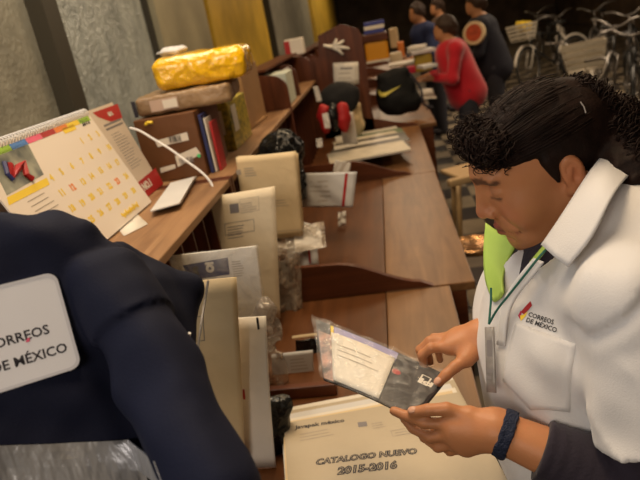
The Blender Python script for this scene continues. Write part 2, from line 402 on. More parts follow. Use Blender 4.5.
# ---------------- sorting desks ----------------
Z0, ZS = .80, 1.25          # desk top, shelf top
XH, XB = -.52, -.92         # hutch front and back
YB = [.74, 1.765, 3.17, 4.55, 5.95, 7.35, 8.8, 10.3, 11.8]
XF = [.115, .195, .20, .33, .30, .30, .30, .30]
def side_profile(xf, h=.115):
    xf = xf-.10
    pts = [(XH, Z0), (XH, Z0+h+.01)]
    for i in range(9):
        t = i/8; pts.append((XH+.02+t*.27, Z0+h+.01 - .012*t))
    for i in range(1, 11):
        t = i/10; s_ = t*t*(3-2*t)
        pts.append((-.23+t*(xf+.16), Z0+h-.002 - (h-.022)*(s_*.75+.25*t)))
    pts.append((xf-.03, Z0))
    return pts
LB = ['sorting desk with the stamped sacks and the large catalogue envelope, nearest the camera',
      'brown wooden sorting desk with a bare worn top, just behind the woman with the envelope',
      'wooden sorting desk with a fan of magazines on it',
      'wooden sorting desk with the black drawstring bag standing on it',
      'wooden sorting desk where the person in red works',
      'wooden sorting desk beside the person in navy',
      'second farthest wooden sorting desk, past the person in navy', 'farthest wooden sorting desk of the whole row']
desks = []
XB0 = XB
for k in range(8):
    ya, yb, xf = YB[k], YB[k+1], XF[k]
    d = thing('sorting_desk', LB[k], 'desk', (-.3, (ya+yb)/2, 0), 'sorting desks in a row'); desks.append(d)
    XB = XB0 if k < 2 else -.72
    g = .004
    xm = -.09
    MB().box2((XB, ya+g, Z0-.03), (xm, yb-g, Z0-.001)).build('desktop', M_desk, d)
    MB().box2((xm+.002, ya+g, Z0-.03), (xf, yb-g, Z0), bev=.004).build('front_leaf', M_worn, d)
    MB().box2((xf-.05, ya+.03, Z0-.17), (xf-.03, yb-.03, Z0-.03)).build('apron', M_mah, d)
    for yy in (ya+g, yb-g-.022):
        MB().box2((XB, yy, 0), (xf-.03, yy+.022, Z0-.03)).build('leg_panel', M_mah, d)
    MB().prism(side_profile(xf), ya+g, ya+g+.02, 'y').build('side_panel', M_mah, d)
    h = 0 if k < 2 else (.20, .17, .16, .15, .15, .15)[k-2]
    MB().box2((XB-.02, ya+g, 0), (XB, yb-g, ZS+h)).build('back_panel', M_mahz, d)
    MB().box2((XB, ya+g+.021, ZS-.022), (XH+.012, yb-g-.021, ZS), bev=.003).build('shelf', M_edge, d)
    # end boards; beyond the second desk they rise above the shelf with a rounded front corner
    for j, yy in enumerate((ya+g, yb-g-.02)):
        if k == 3 and j == 0:
            poly = [(XB, Z0), (-.13, Z0), (-.13, 1.50), (-.15, 1.55), (-.27, 1.60), (-.44, 1.55), (-.46, 1.40), (XB, 1.40)]
        elif h:
            poly = [(XB, Z0), (XH+.012, Z0), (XH+.012, ZS+h-.10)]+[(XH+.012-.1*(1-math.cos(a*PI/12)), ZS+h-.10+.08*math.sin(a*PI/12)) for a in range(1, 7)]+[(XB, ZS+h)]
        else: poly = [(XB, Z0), (XH+.012, Z0), (XH+.012, ZS-.0), (XB, ZS)]
        MB().prism(poly, yy, yy+.02, 'y').build('end_board', M_mahz, d)
    if h: MB().box2((XB-.02, ya+g+.021, ZS+h), (XB+.11, yb-g-.021, ZS+h+.012)).build('top_rail', M_mah, d)
    n = 11
    for i in range(1, n):
        yy = ya + (yb-ya)*i/n
        MB().box2((XB, yy-.004, Z0), (XH-.01, yy+.004, ZS-.022)).build('slot_divider', M_mahz, d)
    if k >= 2:
        yy = ya+.52
        poly = [(XB, ZS), (XH-.0, ZS), (XH, ZS+h-.08)]+[(XH-.07*(1-math.cos(a*PI/12)), ZS+h-.08+.07*math.sin(a*PI/12)) for a in range(1, 7)]+[(XB, ZS+h-.01)]
        MB().prism(poly, yy, yy+.015, 'y').build('shelf_partition', M_mahz, d)
# low board standing across the nearest desk behind the envelopes
# ---------------- things on the near shelf ----------------
def uvof(s, px, py):
    d = wray(px, py); n = s.A.cross(s.B); t = (s.O-CP).dot(n)/d.dot(n); q = CP+d*t-s.O
    aa, bb, ab = s.A.dot(s.A), s.B.dot(s.B), s.A.dot(s.B); qa, qb = q.dot(s.A), q.dot(s.B); D = aa*bb-ab*ab
    return (qa*bb-qb*ab)/D, (qb*aa-qa*ab)/D
Sheet.uv = uvof
M_paper = mat('white_paper', (.72, .66, .57), .55, .08, 6)
M_cream = mat('cream_envelope', (.70, .54, .32), .55, .12, 5, .15, 18)
M_cream2 = mat('pale_cream_envelope', (.74, .62, .44), .5, .1, 5, .15, 18)
M_bluish = mat('cool_white_paper', (.60, .58, .56), .45, .08, 7, .1, 15)
M_ink = mat('black_ink', (.025, .022, .03), .5)
M_grey = mat('grey_ink', (.20, .18, .18), .6)
M_fade = mat('faded_ink', (.36, .30, .24), .6)
M_red = mat('red_ink', (.38, .02, .02), .45)
M_ylw = mat('yellow_ink', (.80, .56, .04), .45)
M_orange = mat('orange_ink', (.75, .22, .04), .45)
M_pink = mat('pink_ink', (.75, .12, .22), .45)
M_green = mat('green_ink', (.30, .50, .05), .45)
M_blue = mat('blue_ink', (.08, .22, .55), .45)
M_navyink = mat('navy_ink', (.03, .035, .12), .45)
M_wire = mat('white_wire', (.75, .73, .72), .3)
M_card = mat('brown_cardboard', (.155, .062, .022), .4, .25, 4, .1, 20)
M_kraft = mat('kraft_cardboard', (.36, .20, .085), .6, .15, 5, .15, 20)
M_kraftp = mat('kraft_paper', (.33, .21, .11), .35, .3, 7, .6, 16)
M_wrap = mat('yellow_wrapping', (.92, .52, .010), .2, .2, 5, .9, 15, coat=1, bdist=.03)
M_film = film('clear_film', (.85, .83, .78), .2)
M_film2 = film('grey_film', (.55, .52, .48), .45, .15)
M_blackbag = mat('black_plastic', (.008, .008, .008), .25, 0, 8, .8, 18, spec=.5, bdist=.04)
M_pic = mat('printed_picture', (.30, .30, .22), .3, col2=(.04, .05, .05), vscale=22, detail=2)
def lines(s, u0, v0, n, w, gap, h=.0022, ragged=0, seed=0):
    r = random.Random(seed); out = []; wu = w/s.A.length; hv = h/s.B.length; gv = gap/s.B.length
    for i in range(n): out.append(s.rect(u0, v0-i*gv, u0+wu*(1-r.random()*ragged), v0-i*gv+hv, n=2))
    return out
def barcode(s, u0, v0, w, h, n=16, seed=1):
    r = random.Random(seed); out = []; x = 0; W_ = w/s.A.length; H = h/s.B.length
    for i in range(n):
        bw = r.choice((.35, .6, .9)); out.append(s.rect(u0+W_*i/n, v0, u0+W_*(i+bw)/n, v0+H, n=1))
    return out

# big spiral calendar
WCAL = .52
O = Vector((-.700, 1.583-WCAL, 1.2545)); B_ = Vector((-.108, 0, .272))
cal = thing('spiral_calendar', 'large spiral-bound calendar page with yellow day numbers leaning on the shelf above the navy jacket', 'calendar', (-.72, 1.4, 1.252))
cs = Sheet(O, (0, WCAL, 0), B_, .004, None, 4, 4); cs.build('page', mat('calendar_page', (.72, .63, .54), .4), cal)
pg = cs.o
def pxs(s, name, m, items, **k): return s.flat(name, m, items, **k)
def dot(s, px, py, r=.0085, n=8):
    u, v = s.uv(px, py); ru, rv = r/s.A.length, r/s.B.length
    return [(u+ru*math.cos(2*PI*i/n), v+rv*1.1*math.sin(2*PI*i/n)) for i in range(n)], [list(range(n))]
rows = [[(262, 130), (288, 118), (313, 107)], [(165, 247), (197, 228), (230, 210), (263, 194), (291, 178), (318, 163), (345, 152)],
        [(195, 297), (262, 262), (290, 245), (318, 226), (346, 212), (372, 200)],
        [(227, 347), (260, 330), (290, 310), (318, 292), (347, 275), (400, 243)], [(290, 382), (318, 360), (346, 342), (373, 325), (398, 306), (424, 290)]]
nums = iter([1, 2, 3] + list(range(4, 11)) + [11]+list(range(13, 18)) + [18, 19, 20, 21, 22, 24] + list(range(25, 31)))
for row in rows:
    for x, y_ in row:
        u, v = cs.uv(x/3.2, 100+y_/3.2); cs.flat('day_number', M_ylw, [cs.text(str(next(nums)), u-.02, v-.028, .022, .0012)])
for (x, y_), t in (((228, 280), '12'), ((373, 260), '23')):
    u, v = cs.uv(x/3.2, 100+y_/3.2); cs.flat('holiday_number', M_orange, [cs.text(t, u-.02, v-.028, .022, .0012)])
u, v = cs.uv(81, 124.5); cs.flat('year_number', M_ink, [cs.text('2015', u, v-.02, .022, .0012)])
u0, v0 = cs.uv(65, 131.5); cs.flat('month_name', M_ylw, [cs.rect(u0-.02, v0-.02, u0+.10, v0+.03, 2)])
u0, v0 = cs.uv(124, 218); MB().tube([cs.pos(u0-.01+.20*i/40, v0+.02+.022*math.sin(i*1.3)*(1+.4*math.sin(i*.7)), .003) for i in range(41)], .0016, 5).build('script_logo', M_ylw, pg)
# coloured month tabs under the coil
tabs = [M_ylw, M_green, M_blue, M_pink, M_red, M_orange, M_ylw, M_green]
for i, m in enumerate(tabs):
    a = .02+i*.12; cs.flat('month_tab', m, [cs.rect(a, .925, a+.118, .972, n=1)])
mb = MB()
for i in range(44):
    c = cs.pos(.01+i*.0226, 1.0)
    mb.tube([c+Vector((.011*math.cos(t)*1.0-.003, .0015*math.sin(t/2), .011*math.sin(t))) for t in [2*PI*k/9 for k in range(9)]], .0016, 5, closed=True)
mb.build('coil', M_wire, cal)
cs.flat('photograph', M_pic, [([cs.uv(*p) for p in ((0, 152), (26, 142), (43, 175), (6, 196), (-6, 172))], [[0, 1, 2, 3, 4]])])
its = []
mbp = MB(); pth = [cs.pos(*cs.uv(x, y_), .0036) for x, y_ in [(8, 165), (11, 178), (17, 168), (22, 163), (25, 176), (31, 180)]]
mbp.tube(pth, .008, 6); mbp.build('picture_ribbon', M_red, pg)
pth = [cs.pos(*cs.uv(x, y_), .0032) for x, y_ in [(3, 163), (6, 175), (12, 181)]]
MB().tube(pth, .006, 6).build('picture_ribbon', M_navyink, pg)
cs.flat('yellow_caption_bar', M_ylw, [([cs.uv(*p) for p in ((6, 198), (46, 178), (49, 185), (8, 206))], [[0, 1, 2, 3]])])
cs.flat('caption_lines', M_fade, lines(cs, *cs.uv(27, 203), 4, .09, .012, .002, .3))
MB().prism([(-.925+.02, 1.2535), (-.90, 1.2535), (-.815, 1.527), (-.818, 1.53)], 1.08, 1.58, 'y').build('back_board', M_bluish, cal)

# narrow leaflet calendar behind it
O = Vector((-.742, 1.60, 1.2535)); nar = Sheet(O, (0, .185, 0), (-.082, 0, .274), .003, None, 2, 2)
nt_ = thing('leaflet', 'narrow printed leaflet with dark red heading leaning behind the big calendar', 'leaflet', (-.74, 1.69, 1.252))
nar.build('card', mat('leaflet_card', (.60, .50, .40), .4), nt_)
nar.flat('red_heading', M_red, [([nar.uv(*p) for p in ((92, 113), (117, 104), (122, 118), (110, 122), (97, 117))], [[0, 1, 2, 3, 4]])])
nar.flat('red_footer', M_red, [([nar.uv(*p) for p in ((137, 183), (155, 168), (163, 184), (146, 198))], [[0, 1, 2, 3]])])
u, v = nar.uv(144, 191); nar.flat('footer_number', M_paper, [nar.text('NO.1', u, v, .03, .002, .0)], off=.0026)
nar.flat('heading_text', M_paper, [nar.text('2015', .62, .88, .016, .001)], off=.0026)
nar.flat('printed_lines', M_grey, lines(nar, .3, .80, 2, .12, .012, .006) + lines(nar, .35, .70, 14, .1, .0085, .0016, .5))

# stacked papers on the shelf in front of the brown box
def stack(name, label, cat, px, z, n, th, m, group=None, jit=.004):
    t = thing(name, label, cat, at(*px[0], 'z', z), group)
    for i in range(n):
        zz = z+.0006+i*(th+.0004); P = [at(*p, 'z', zz) for p in px]; O = P[0] + Vector((random.uniform(-jit, jit), random.uniform(-jit, jit), 0))
        Sheet(O, P[1]-P[0], P[2]-P[0], th, None, 4, 4).build('sheet', m[i % len(m)], t)
    return t
stack('paper_stack', 'loose stack of white papers on the shelf below the brown box', 'papers', [(152, 211), (181, 203), (172, 183)], 1.2505, 6, .003, [M_paper, M_bluish])
sl = Sheet(at(124, 236, 'z', 1.2512), at(148, 224, 'z', 1.2512)-at(124, 236, 'z', 1.2512), at(113, 223, 'z', 1.2512)-at(124, 236, 'z', 1.2512), .0006, None, 2, 2)
o = sl.build('paper_slip', M_paper); tag(o, 'small white printed slip on the shelf edge between the jacket and the calendar', 'slip')
sl.flat('printed_lines', M_grey, lines(sl, .12, .7, 3, .05, .010, .003, .3))

# brown carton with bar-code labels
bx = thing('brown_carton', 'glossy dark brown carton with white bar-code labels standing on the shelf', 'box', (-.70, 1.97, 1.25))
MB().box2((-.800, 1.84, 1.251), (-.600, 2.12, 1.456), bev=.003).build('carton', M_card, bx)
fb = Sheet((-.80, 1.8385, 1.251), (.20, 0, 0), (0, 0, .205), .001, None, 1, 1)
def label(parent, s, pts, m=M_paper, name='label', off=.001):
    return s.flat(name, m, [([s.uv(*p) for p in pts], [[0, 1, 2, 3]])], parent=parent, off=off)
label(bx, fb, [(155, 141), (187, 132), (189, 140), (158, 147)]); label(bx, fb, [(175, 156), (196, 147), (201, 154), (178, 167)]); label(bx, fb, [(160, 168), (175, 164), (176, 168), (161, 173)])
u, v = fb.uv(170, 143); fb.flat('bar_code', M_ink, barcode(fb, u, v, .04, .02), parent=bx, off=.002)
u, v = fb.uv(180, 164); fb.flat('bar_code', M_grey, barcode(fb, u, v, .05, .018, 20, 4), parent=bx, off=.002)
fb.flat('green_sticker', mat('green_sticker', (.08, .6, .2), .5), [dot(fb, 199, 155.5, .006)], parent=bx, off=.0025)
MB().tube([(-.76, 1.837, 1.44), (-.75, 1.836, 1.446), (-.735, 1.836, 1.444)], .005, 6).build('yellow_tape', M_ylw, bx)
# booklets standing beside the carton
for i, (m, w, lab) in enumerate(((M_navyink, .010, 'dark blue booklet standing against the side of the brown carton'), (M_paper, .006, 'thin white booklet standing between the dark blue and the dark red booklets'), (M_red, .008, 'dark red booklet standing between the white booklet and the yellow patterned box'))):
    x0 = -.596+i*.012
    o = MB().box2((x0, 1.86+i*.01, 1.251), (x0+w, 1.93+i*.01, 1.44-i*.015), bev=.001).build('booklet', m); tag(o, lab, 'booklet', 'booklets beside the brown carton')
# yellow patterned box with white label
M_patt = mat('yellow_pattern', (.60, .45, .05), .4, col2=(.12, .13, .03), vscale=55, detail=2)
o = thing('patterned_box', 'yellow and dark green patterned box between the brown carton and the kraft box', 'box', (-.60, 2.35, 1.25))
MB().box2((-.72, 2.20, 1.251), (-.585, 2.50, 1.430), bev=.003).build('carton', M_patt, o)
fb2 = Sheet((-.72, 2.1985, 1.251), (.135, 0, 0), (0, 0, .179), .001, None, 1, 1)
fs_ = Sheet((-.5835, 2.20, 1.251), (0, .30, 0), (0, 0, .179), .001, None, 1, 1)
fb2.flat('label', M_paper, [([(.55, .35), (.8, .35), (.8, .85), (.55, .85)], [[0, 1, 2, 3]])], parent=o, off=.001)
fs_.flat('label', M_paper, [([(.1, .35), (.35, .35), (.35, .9), (.1, .9)], [[0, 1, 2, 3]])], parent=o, off=.001)
# padded envelope lying on the shelf edge
pe = Sheet(at(240, 136, 'z', 1.258), at(268, 116, 'z', 1.258)-at(240, 136, 'z', 1.258), (-.03, -.01, 0), .010, lambda u, v: 0, 6, 4)
o = pe.build('padded_envelope', M_kraft); tag(o, 'tan padded envelope lying on the shelf edge beside the kraft box', 'envelope')
# kraft box
o = thing('kraft_box', 'upright light brown cardboard box behind the wrapped packets', 'box', (-.72, 2.95, 1.25))
MB().box2((-.82, 2.64, 1.251), (-.615, 3.02, 1.52), bev=.003).build('carton', M_kraft, o)
MB().box2((-.74, 2.6385, 1.30), (-.69, 2.6395, 1.52)).build('tape', mat('brown_tape', (.22, .12, .05), .3), o)
# kraft wrapped packet on the carton
R8 = Euler((0, 0, math.radians(7))).to_matrix(); Rn = np.array(R8)
cp = np.array([-.655, 2.03, 1.489])
def f_pack(p): return s_box(p, cp, (.152, .15, .029), .012, Rn) + .0035*vnoise(p, 22, 3) + .002*vnoise(p, 50, 4)
kp = thing('wrapped_packet', 'flat packet in creased kraft paper under the yellow packet', 'packet', (-.655, 2.03, 1.458))
implicit('wrapping', f_pack, cp-.2*np.array([1, 1, .35]), cp+.2*np.array([1, 1, .35]), .005, M_kraftp, kp, margin=.004)
q = Vector(cp)+R8@Vector((-.06, -.1545, .0)); MB().box(q, (.09, .003, .035), R8).build('address_label', mat('pinkish_label', (.50, .36, .28), .5), kp)
MB().box(q+Vector((.02, -.003, 0)), (.045, .002, .026), R8).build('stamp_label', M_paper, kp)
MB().box(q+Vector((.0, 0, .0))+R8@Vector((-.095, .0, 0)), (.012, .004, .05), R8).build('black_end_tape', M_ink, kp)
# yellow packet on top
cy = np.array([-.592, 2.06, 1.573])
def f_yel(p): return s_box(p, cy, (.152, .13, .050), .03, Rn) + .005*vnoise(p, 14, 8) + .003*vnoise(p, 40, 9)
yp = thing('yellow_packet', 'bright yellow plastic-wrapped packet, topmost of its stack on the shelf', 'packet', (-.592, 2.06, 1.52))
implicit('wrapping', f_yel, cy-.2*np.array([1, 1, .5]), cy+.2*np.array([1, 1, .5]), .005, M_wrap, yp, margin=.005)
for a_, b_ in ((-.05, -.132), (.10, -.132)):
    pass
ct = np.array([-.69, 2.05, 1.640])
implicit('crumpled_tape', lambda p: s_ell(p, ct, (.06, .035, .012))+.008*vnoise(p, 45, 2), ct-.09, ct+.09, .004, M_bluish, yp, margin=.008)
# white strap looping from the leaflet down over the shelf
pts = [(130, 128, 1.75), (140, 131, 1.74), (155, 140, 1.73), (170, 149, 1.72), (185, 160, 1.71), (200, 171, 1.70), (209, 180, 1.69), (214, 189, 1.68), (219, 198, 1.67)]
def spline(P, n=6):
    out = []
    for i in range(len(P)-1):
        p0, p1, p2, p3 = P[max(i-1, 0)], P[i], P[i+1], P[min(i+2, len(P)-1)]
        for k in range(n):
            t = k/n; out.append(.5*((2*p1)+(p2-p0)*t+(2*p0-5*p1+4*p2-p3)*t*t+(3*p1-p0-3*p2+p3)*t**3))
    return out+[P[-1]]
strap = spline([at(a, b, 'y', y_) for a, b, y_ in pts])
o = MB().tube(strap, .0036, 8).build('white_strap', M_wire, None, True); tag(o, 'white plastic strap curving in front of the brown carton', 'strap')

# ---------------- envelopes standing in the slots ----------------
def upright(name, label, y_, TL, TR, BR, m, th=.0016, bend=None, group='envelopes sticking out of the slots', cat='envelope', left=0, outline=None, dy=0):
    a, b, c = at(*TL, 'y', y_), at(*TR, 'y', y_), at(*BR, 'y', y_+dy); A = b-a; Bv = b-c
    s = Sheet(c-A*(1+left), A*(1+left), Bv, th, bend, 14, 14)
    o = s.build(name, m, None, outline); tag(o, label, cat, group); return s
bA = upright('cream_envelope', 'cream envelope with a faded stamp, highest of those sticking out of the slots', 1.835, (236, 157), (296, 151), (303, 236), M_cream, bend=grain(.004, 2, 3))
bA2 = upright('cream_envelope', 'cream envelope tucked just behind the highest one, only its right edge showing', 1.86, (238, 156), (298, 153), (305, 238), M_cream, bend=grain(.003, 2, 5))
u, v = bA.uv(240, 172); bA.flat('stamp_mark', M_fade, [bA.rect(u-.06, v-.03, u+.02, v+.03, 2)]+lines(bA, u+.08, v+.03, 4, .04, .008, .003, .3))
bA.flat('printed_lines', M_fade, lines(bA, .48, .45, 3, .07, .009, .002, .3)+lines(bA, .40, .08, 1, .12, .009, .0015))
bB = upright('cream_envelope', 'large cream envelope with a dark square stamp and a framed address, midway down the slots', 1.625, (199, 200), (275, 186), (281, 316), M_cream2, bend=lambda u, v: .012*u*u-.01*v, left=.15)
def P(s, *q): return [s.uv(*p) for p in q]
bB.flat('dark_stamp', M_grey, [(P(bB, (229, 205), (238, 203.5), (239, 213), (230, 214)), [[0, 1, 2, 3]])])
u, v = bB.uv(241, 212); bB.flat('stamp_text', M_fade, lines(bB, u, v+.05, 5, .048, .0065, .002, .3, 2)+bB.frame(u-.01, v-.01, u+.21, v+.09, .001))
u0, v0 = bB.uv(225, 236); u1, v1 = bB.uv(254, 219)
bB.flat('address_frame', M_grey, bB.frame(u0, v0, u1, v1, .0015)); bB.flat('address_lines', M_grey, lines(bB, u0+.03, v1-.035, 5, .068, .0085, .0022, .4, 5))
# plastic wrapped magazine
bC = upright('wrapped_magazine', 'magazine in clear plastic wrap with a dark printed band, sticking out above the biggest envelope', 1.25, (170, 256), (256, 246), (268, 350), mat('bright_white_paper', (.80, .77, .72), .4, .05, 6), th=.004, left=.1, group='wrapped post in the slots', cat='magazine')
bC.flat('dark_band', M_navyink, [(P(bC, (183, 265), (228, 257), (230, 274), (190, 280)), [[0, 1, 2, 3]])])
u, v = bC.uv(205, 272); u, v = bC.uv(206, 262); bC.flat('band_lettering', M_paper, [bC.text('IO', u, v, .024, .002, rot=-PI/2)], off=.0032); u, v = bC.uv(194, 275); bC.flat('dark_band_letter', M_ink, [bC.text('S', u, v, .03, .002)], off=.0032)
bC.flat('printed_columns', M_fade, lines(bC, *bC.uv(232, 262), 7, .03, .006, .0016, .4))
cf = Sheet(bC.O+Vector((0, -.008, 0)), bC.A*1.03, bC.B*1.02, .0005, grain(.004, 6, 9), 24, 24); cf.build('plastic_wrap', film('wrap_film', (.85, .80, .72), .12, .12, .5, 16), bC.o)
bD = upright('kraft_envelope', 'biggest plain cream envelope standing in front of the wrapped magazine, beside the jacket', .962, (185, 283), (237, 276), (245, 458), M_cream, left=.9, bend=lambda u, v: -.006*math.sin(PI*u)+.004*v)
u0, v0 = bD.uv(172, 345); u1, v1 = bD.uv(203, 316)
bD.flat('address_frame', M_grey, bD.frame(u0, v0, u1, v1, .0015)); bD.flat('address_lines', M_grey, lines(bD, u0+.05, v1-.025, 5, .05, .009, .002, .4, 5))
bE = upright('white_envelope', 'white glossy envelope with rounded lower corner, right of the biggest cream envelope', .990, (236, 318), (266, 316), (276, 467), mat('glossy_white_envelope', (.80, .74, .66), .3, .06, 5, .2, 12), left=.3, bend=lambda u, v: .012*math.sin(PI*v)*u)
bE.flat('black_mark', M_ink, [(P(bE, (256, 317.5), (258.5, 317), (260, 328), (258, 329)), [[0, 1, 2, 3]])])
bE.flat('red_mark', M_red, [(P(bE, (243, 388), (245, 388), (246, 398), (243.5, 398)), [[0, 1, 2, 3]])])
# slip with red line, and others, farther down the row
bN = upright('note_slip', 'white slip with a red vertical line sticking out over the second bare desk', 2.24, (300, 173), (357, 172), (353, 207), M_bluish, bend=grain(.006, 5, 2), group='slips in the slots', cat='slip', dy=0)
bN.flat('red_line', M_red, [bN.rect(bN.uv(345, 188)[0]-.025, .03, bN.uv(345, 188)[0]+.025, .97, 10)]); bN.flat('printed_lines', M_fade, lines(bN, .2, .75, 5, .09, .02, .003, .3))
bR = upright('plastic_pouch', 'whitish plastic pouch with a red zip line hanging below the highest envelopes', 1.99, (284, 222), (315, 224), (319, 268), M_bluish, th=.008, bend=grain(.008, 5, 8), group='plastic pouches in the slots', cat='pouch')
bR.flat('red_line', M_red, [bR.rect(bR.uv(308, 240)[0]-.04, .03, bR.uv(308, 240)[0]+.04, .97, 10)])
M_cl2 = film('bag_film', (.42, .34, .26), .42, .2, .6, 18)
bG = upright('clear_bag', 'crinkled clear plastic bag hanging beneath the cream envelopes, left of the low side panel', 1.712, (262, 258), (300, 252), (304, 346), M_cl2, th=.004, bend=grain(.012, 7, 4), group='plastic bags in the slots', cat='bag')
bI = Sheet(bG.O+Vector((.01, .006, .0)), bG.A*.75, bG.B*.93, .003, None, 3, 3); o = bI.build('bag_contents', mat('grey_leaflet', (.38, .33, .27), .5, .3, 10), bG.o)
ck_ = np.array(at(266, 325, 'y', 1.20))
o = implicit('crumpled_bag', lambda p: s_ell(p, ck_, (.034, .03, .072))+.012*vnoise(p, 30, 3)+.006*vnoise(p, 70, 4), ck_-.1, ck_+.1, .004, film('crumple_film', (.30, .25, .21), .75, .2, .7, 25), margin=.012)
tag(o, 'crumpled greyish plastic bag squeezed between the white envelope and the wrapped magazine', 'bag')
# black plastic bag over the slots
cb = np.array(at(281, 150, 'y', 2.20))
def f_bb(p): return smin(s_ell(p, cb, (.085, .11, .075)), s_ell(p, cb+V3(.03, 0, -.12), (.045, .06, .10)), .05)+.014*np.abs(vnoise(p, 20, 5))+.007*vnoise(p, 55, 6)
o = implicit('black_bag', f_bb, cb-.26, cb+.2, .0055, M_blackbag, margin=.015); tag(o, 'crumpled shiny black plastic bag hanging at the slots above the cream envelopes', 'bag')
# red and black bundle
cr_ = np.array(at(334, 117, 'y', 3.6))
o = thing('red_bundle', 'red rolled bundle held by a black band at the slots below the white notice', 'bundle', cr_)
implicit('red_cloth', lambda p: np.minimum(s_ell(p, cr_+V3(-.055, 0, .0), (.04, .05, .085)), s_ell(p, cr_+V3(.055, 0, -.01), (.042, .05, .09)))+.01*vnoise(p, 25, 3), cr_-.2, cr_+.2, .007, mat('red_cloth', (.36, .012, .012), .6), o, margin=.01)
implicit('black_band', lambda p: s_ell(p, cr_+V3(0, -.01, .0), (.04, .055, .085))+.006*vnoise(p, 25, 8), cr_-.2, cr_+.2, .007, M_blackbag, o, margin=.01)
slips = [('white slip hanging under the red bundle, beside the black fabric', 3.7, (338, 112), (353, 112), (358, 144)), ('small white slip poking out left of the red bundle', 3.3, (322, 114), (328, 113), (331, 128)),
         ('small white tag poking out of the slots above the red bundle', 3.9, (313, 87), (318, 86), (322, 101)), ('small pale slip low between the slots and the note with a red line', 2.9, (335, 160), (351, 163), (349, 175)),
         ('tiny torn white scrap on the slots beside the bare desk', 2.45, (338, 213), (346, 211), (346, 225)), ('small white tag at the slot left of the magazines', 3.25, (316, 139), (322, 138), (323, 147))]
for lab, y_, a_, b_, c_ in slips:
    s = upright('paper_slip', lab, y_, a_, b_, c_, M_paper, group='slips in the slots', cat='slip', bend=grain(.004, 5, int(y_*10)))
# clear packet lying across the low side panel
q = Sheet(at(308, 254, 'y', 1.80), at(366, 250, 'y', 1.83)-at(308, 254, 'y', 1.80), Vector((.0, .05, .075)), .006, grain(.008, 6, 5), 14, 10)
q.O.z = .955; q.A.z = .0; q.O.x = -.45
q.build('clear_packet', film('packet_film', (.55, .47, .37), .4, .15, .6, 20)); tag(q.o, 'crinkled clear plastic packet lying on top of the low side panel of the bare desk', 'packet')
bI = Sheet(q.O+q.A*.45+Vector((0, .0, .002)), q.A*.48, q.B*.8, .003, grain(.004, 3, 1), 5, 5); bI.build('contents', M_paper, q.o)
# ---------------- the woman at the desk ----------------
def J(px, py, d):
    r = wray(px, py); return np.array(CP + r*(d/r.length))
def N(v): v = np.array(v, float); return v/np.linalg.norm(v)
A_H = math.radians(-8.5); P_H = math.radians(20.5); R_H = math.radians(-3.5); HS = .965
f0 = V3(-math.cos(A_H), math.sin(A_H), 0); zz = V3(0, 0, 1)
hF = f0*math.cos(P_H) - zz*math.sin(P_H); hU = zz*math.cos(P_H) + f0*math.sin(P_H); hL = np.cross(hU, hF)
hL, hU = hL*math.cos(R_H)+hU*math.sin(R_H), hU*math.cos(R_H)-hL*math.sin(R_H)
HR = np.stack([hF, hL, hU], 1); HC = V3(.2070, .8680, 1.4070)
def hp(x, y, z): return HC + HR@(V3(x, y, z)*HS)
def sph(q, c, r): return np.linalg.norm(q-np.array(c), axis=1)-r
def head_local(q):
    ya = q.copy(); ya[:, 1] = np.abs(ya[:, 1])
    d = s_ell(q, (-.010, 0, .034), (.100, .074, .076))
    d = smin(d, s_ell(q, (.034, 0, -.012), (.064, .062, .086)), .03)            # face
    d = smin(d, s_cap(ya, (.0, .052, -.038), (.062, .022, -.083), .020, .017), .03)   # jaw
    d = smin(d, sph(q, (.076, 0, -.096), .0180), .02)                              # chin
    d = smin(d, s_ell(q, (.035, 0, -.075), (.05, .042, .03)), .03)                  # full under-chin
    d = smin(d, s_ell(ya, (.060, .042, -.026), (.030, .024, .032)), .02)          # cheeks
    d = smin(d, s_cap(ya, (.098, .0, .036), (.086, .038, .035), .0085, .009), .012)   # brow ridge
    d = smax(d, -s_ell(ya, (.099, .031, .013), (.013, .018, .010)), .010)         # eye sockets
    d = np.minimum(d, s_ell(ya, (.0805, .031, .011), (.0135, .0155, .0130)))     # lidded eyes
    d = smax(d, -s_cap(ya, (.0965, .020, .0215), (.0885, .043, .0185), .0016), .002)   # lid crease
    d = smax(d, -s_cap(ya, (.0965, .022, .0012), (.0895, .042, .0022), .0008), .002)   # lash line
    d = smin(d, s_cap(q, (.098, 0, .022), (.1085, 0, -.018), .0065, .0105), .009)    # nose
    d = smin(d, sph(q, (.1105, 0, -.0240), .0108), .006)
    d = smin(d, s_ell(ya, (.099, .0140, -.0275), (.0125, .0075, .0085)), .005)
    d = smax(d, -s_ell(ya, (.102, .0080, -.0360), (.006, .0036, .005)), .003)     # nostrils
    d = smin(d, s_ell(q, (.084, 0, -.058), (.017, .030, .023)), .014)               # mouth mound
    d = smin(d, s_cap(ya, (.1020, 0, -.0545), (.0820, .031, -.0620), .0056, .0034), .003)  # upper lip
    d = smin(d, s_cap(ya, (.0990, 0, -.0670), (.0820, .027, -.0645), .0072, .0040), .003) # lower lip
    d = smax(d, -s_cap(ya, (.110, 0, -.0605), (.080, .036, -.0640), .0020), .002)  # mouth line
    d = smax(d, -s_cap(ya, (.100, .017, -.026), (.084, .036, -.052), .0010), .007)   # smile fold
    d = smax(d, -s_cap(ya, (.0945, .0, -.0780), (.088, .014, -.0770), .004), .010)   # under the lip
    # ear
    e = s_ell(ya, (-.008, .078, .003), (.0165, .009, .0285)); e = smax(e, -s_ell(ya, (-.005, .086, .006), (.009, .007, .018)), .004)
    e = smin(e, s_cap(ya, (.001, .081, -.004), (-.006, .081, .012), .003), .004)
    e = smin(e, sph(ya, (.002, .0755, -.022), .0075), .006)
    d = smin(d, e, .005)
    return d
shL, shR = V3(.250, .672, 1.285), V3(.25, 1.035, 1.275)
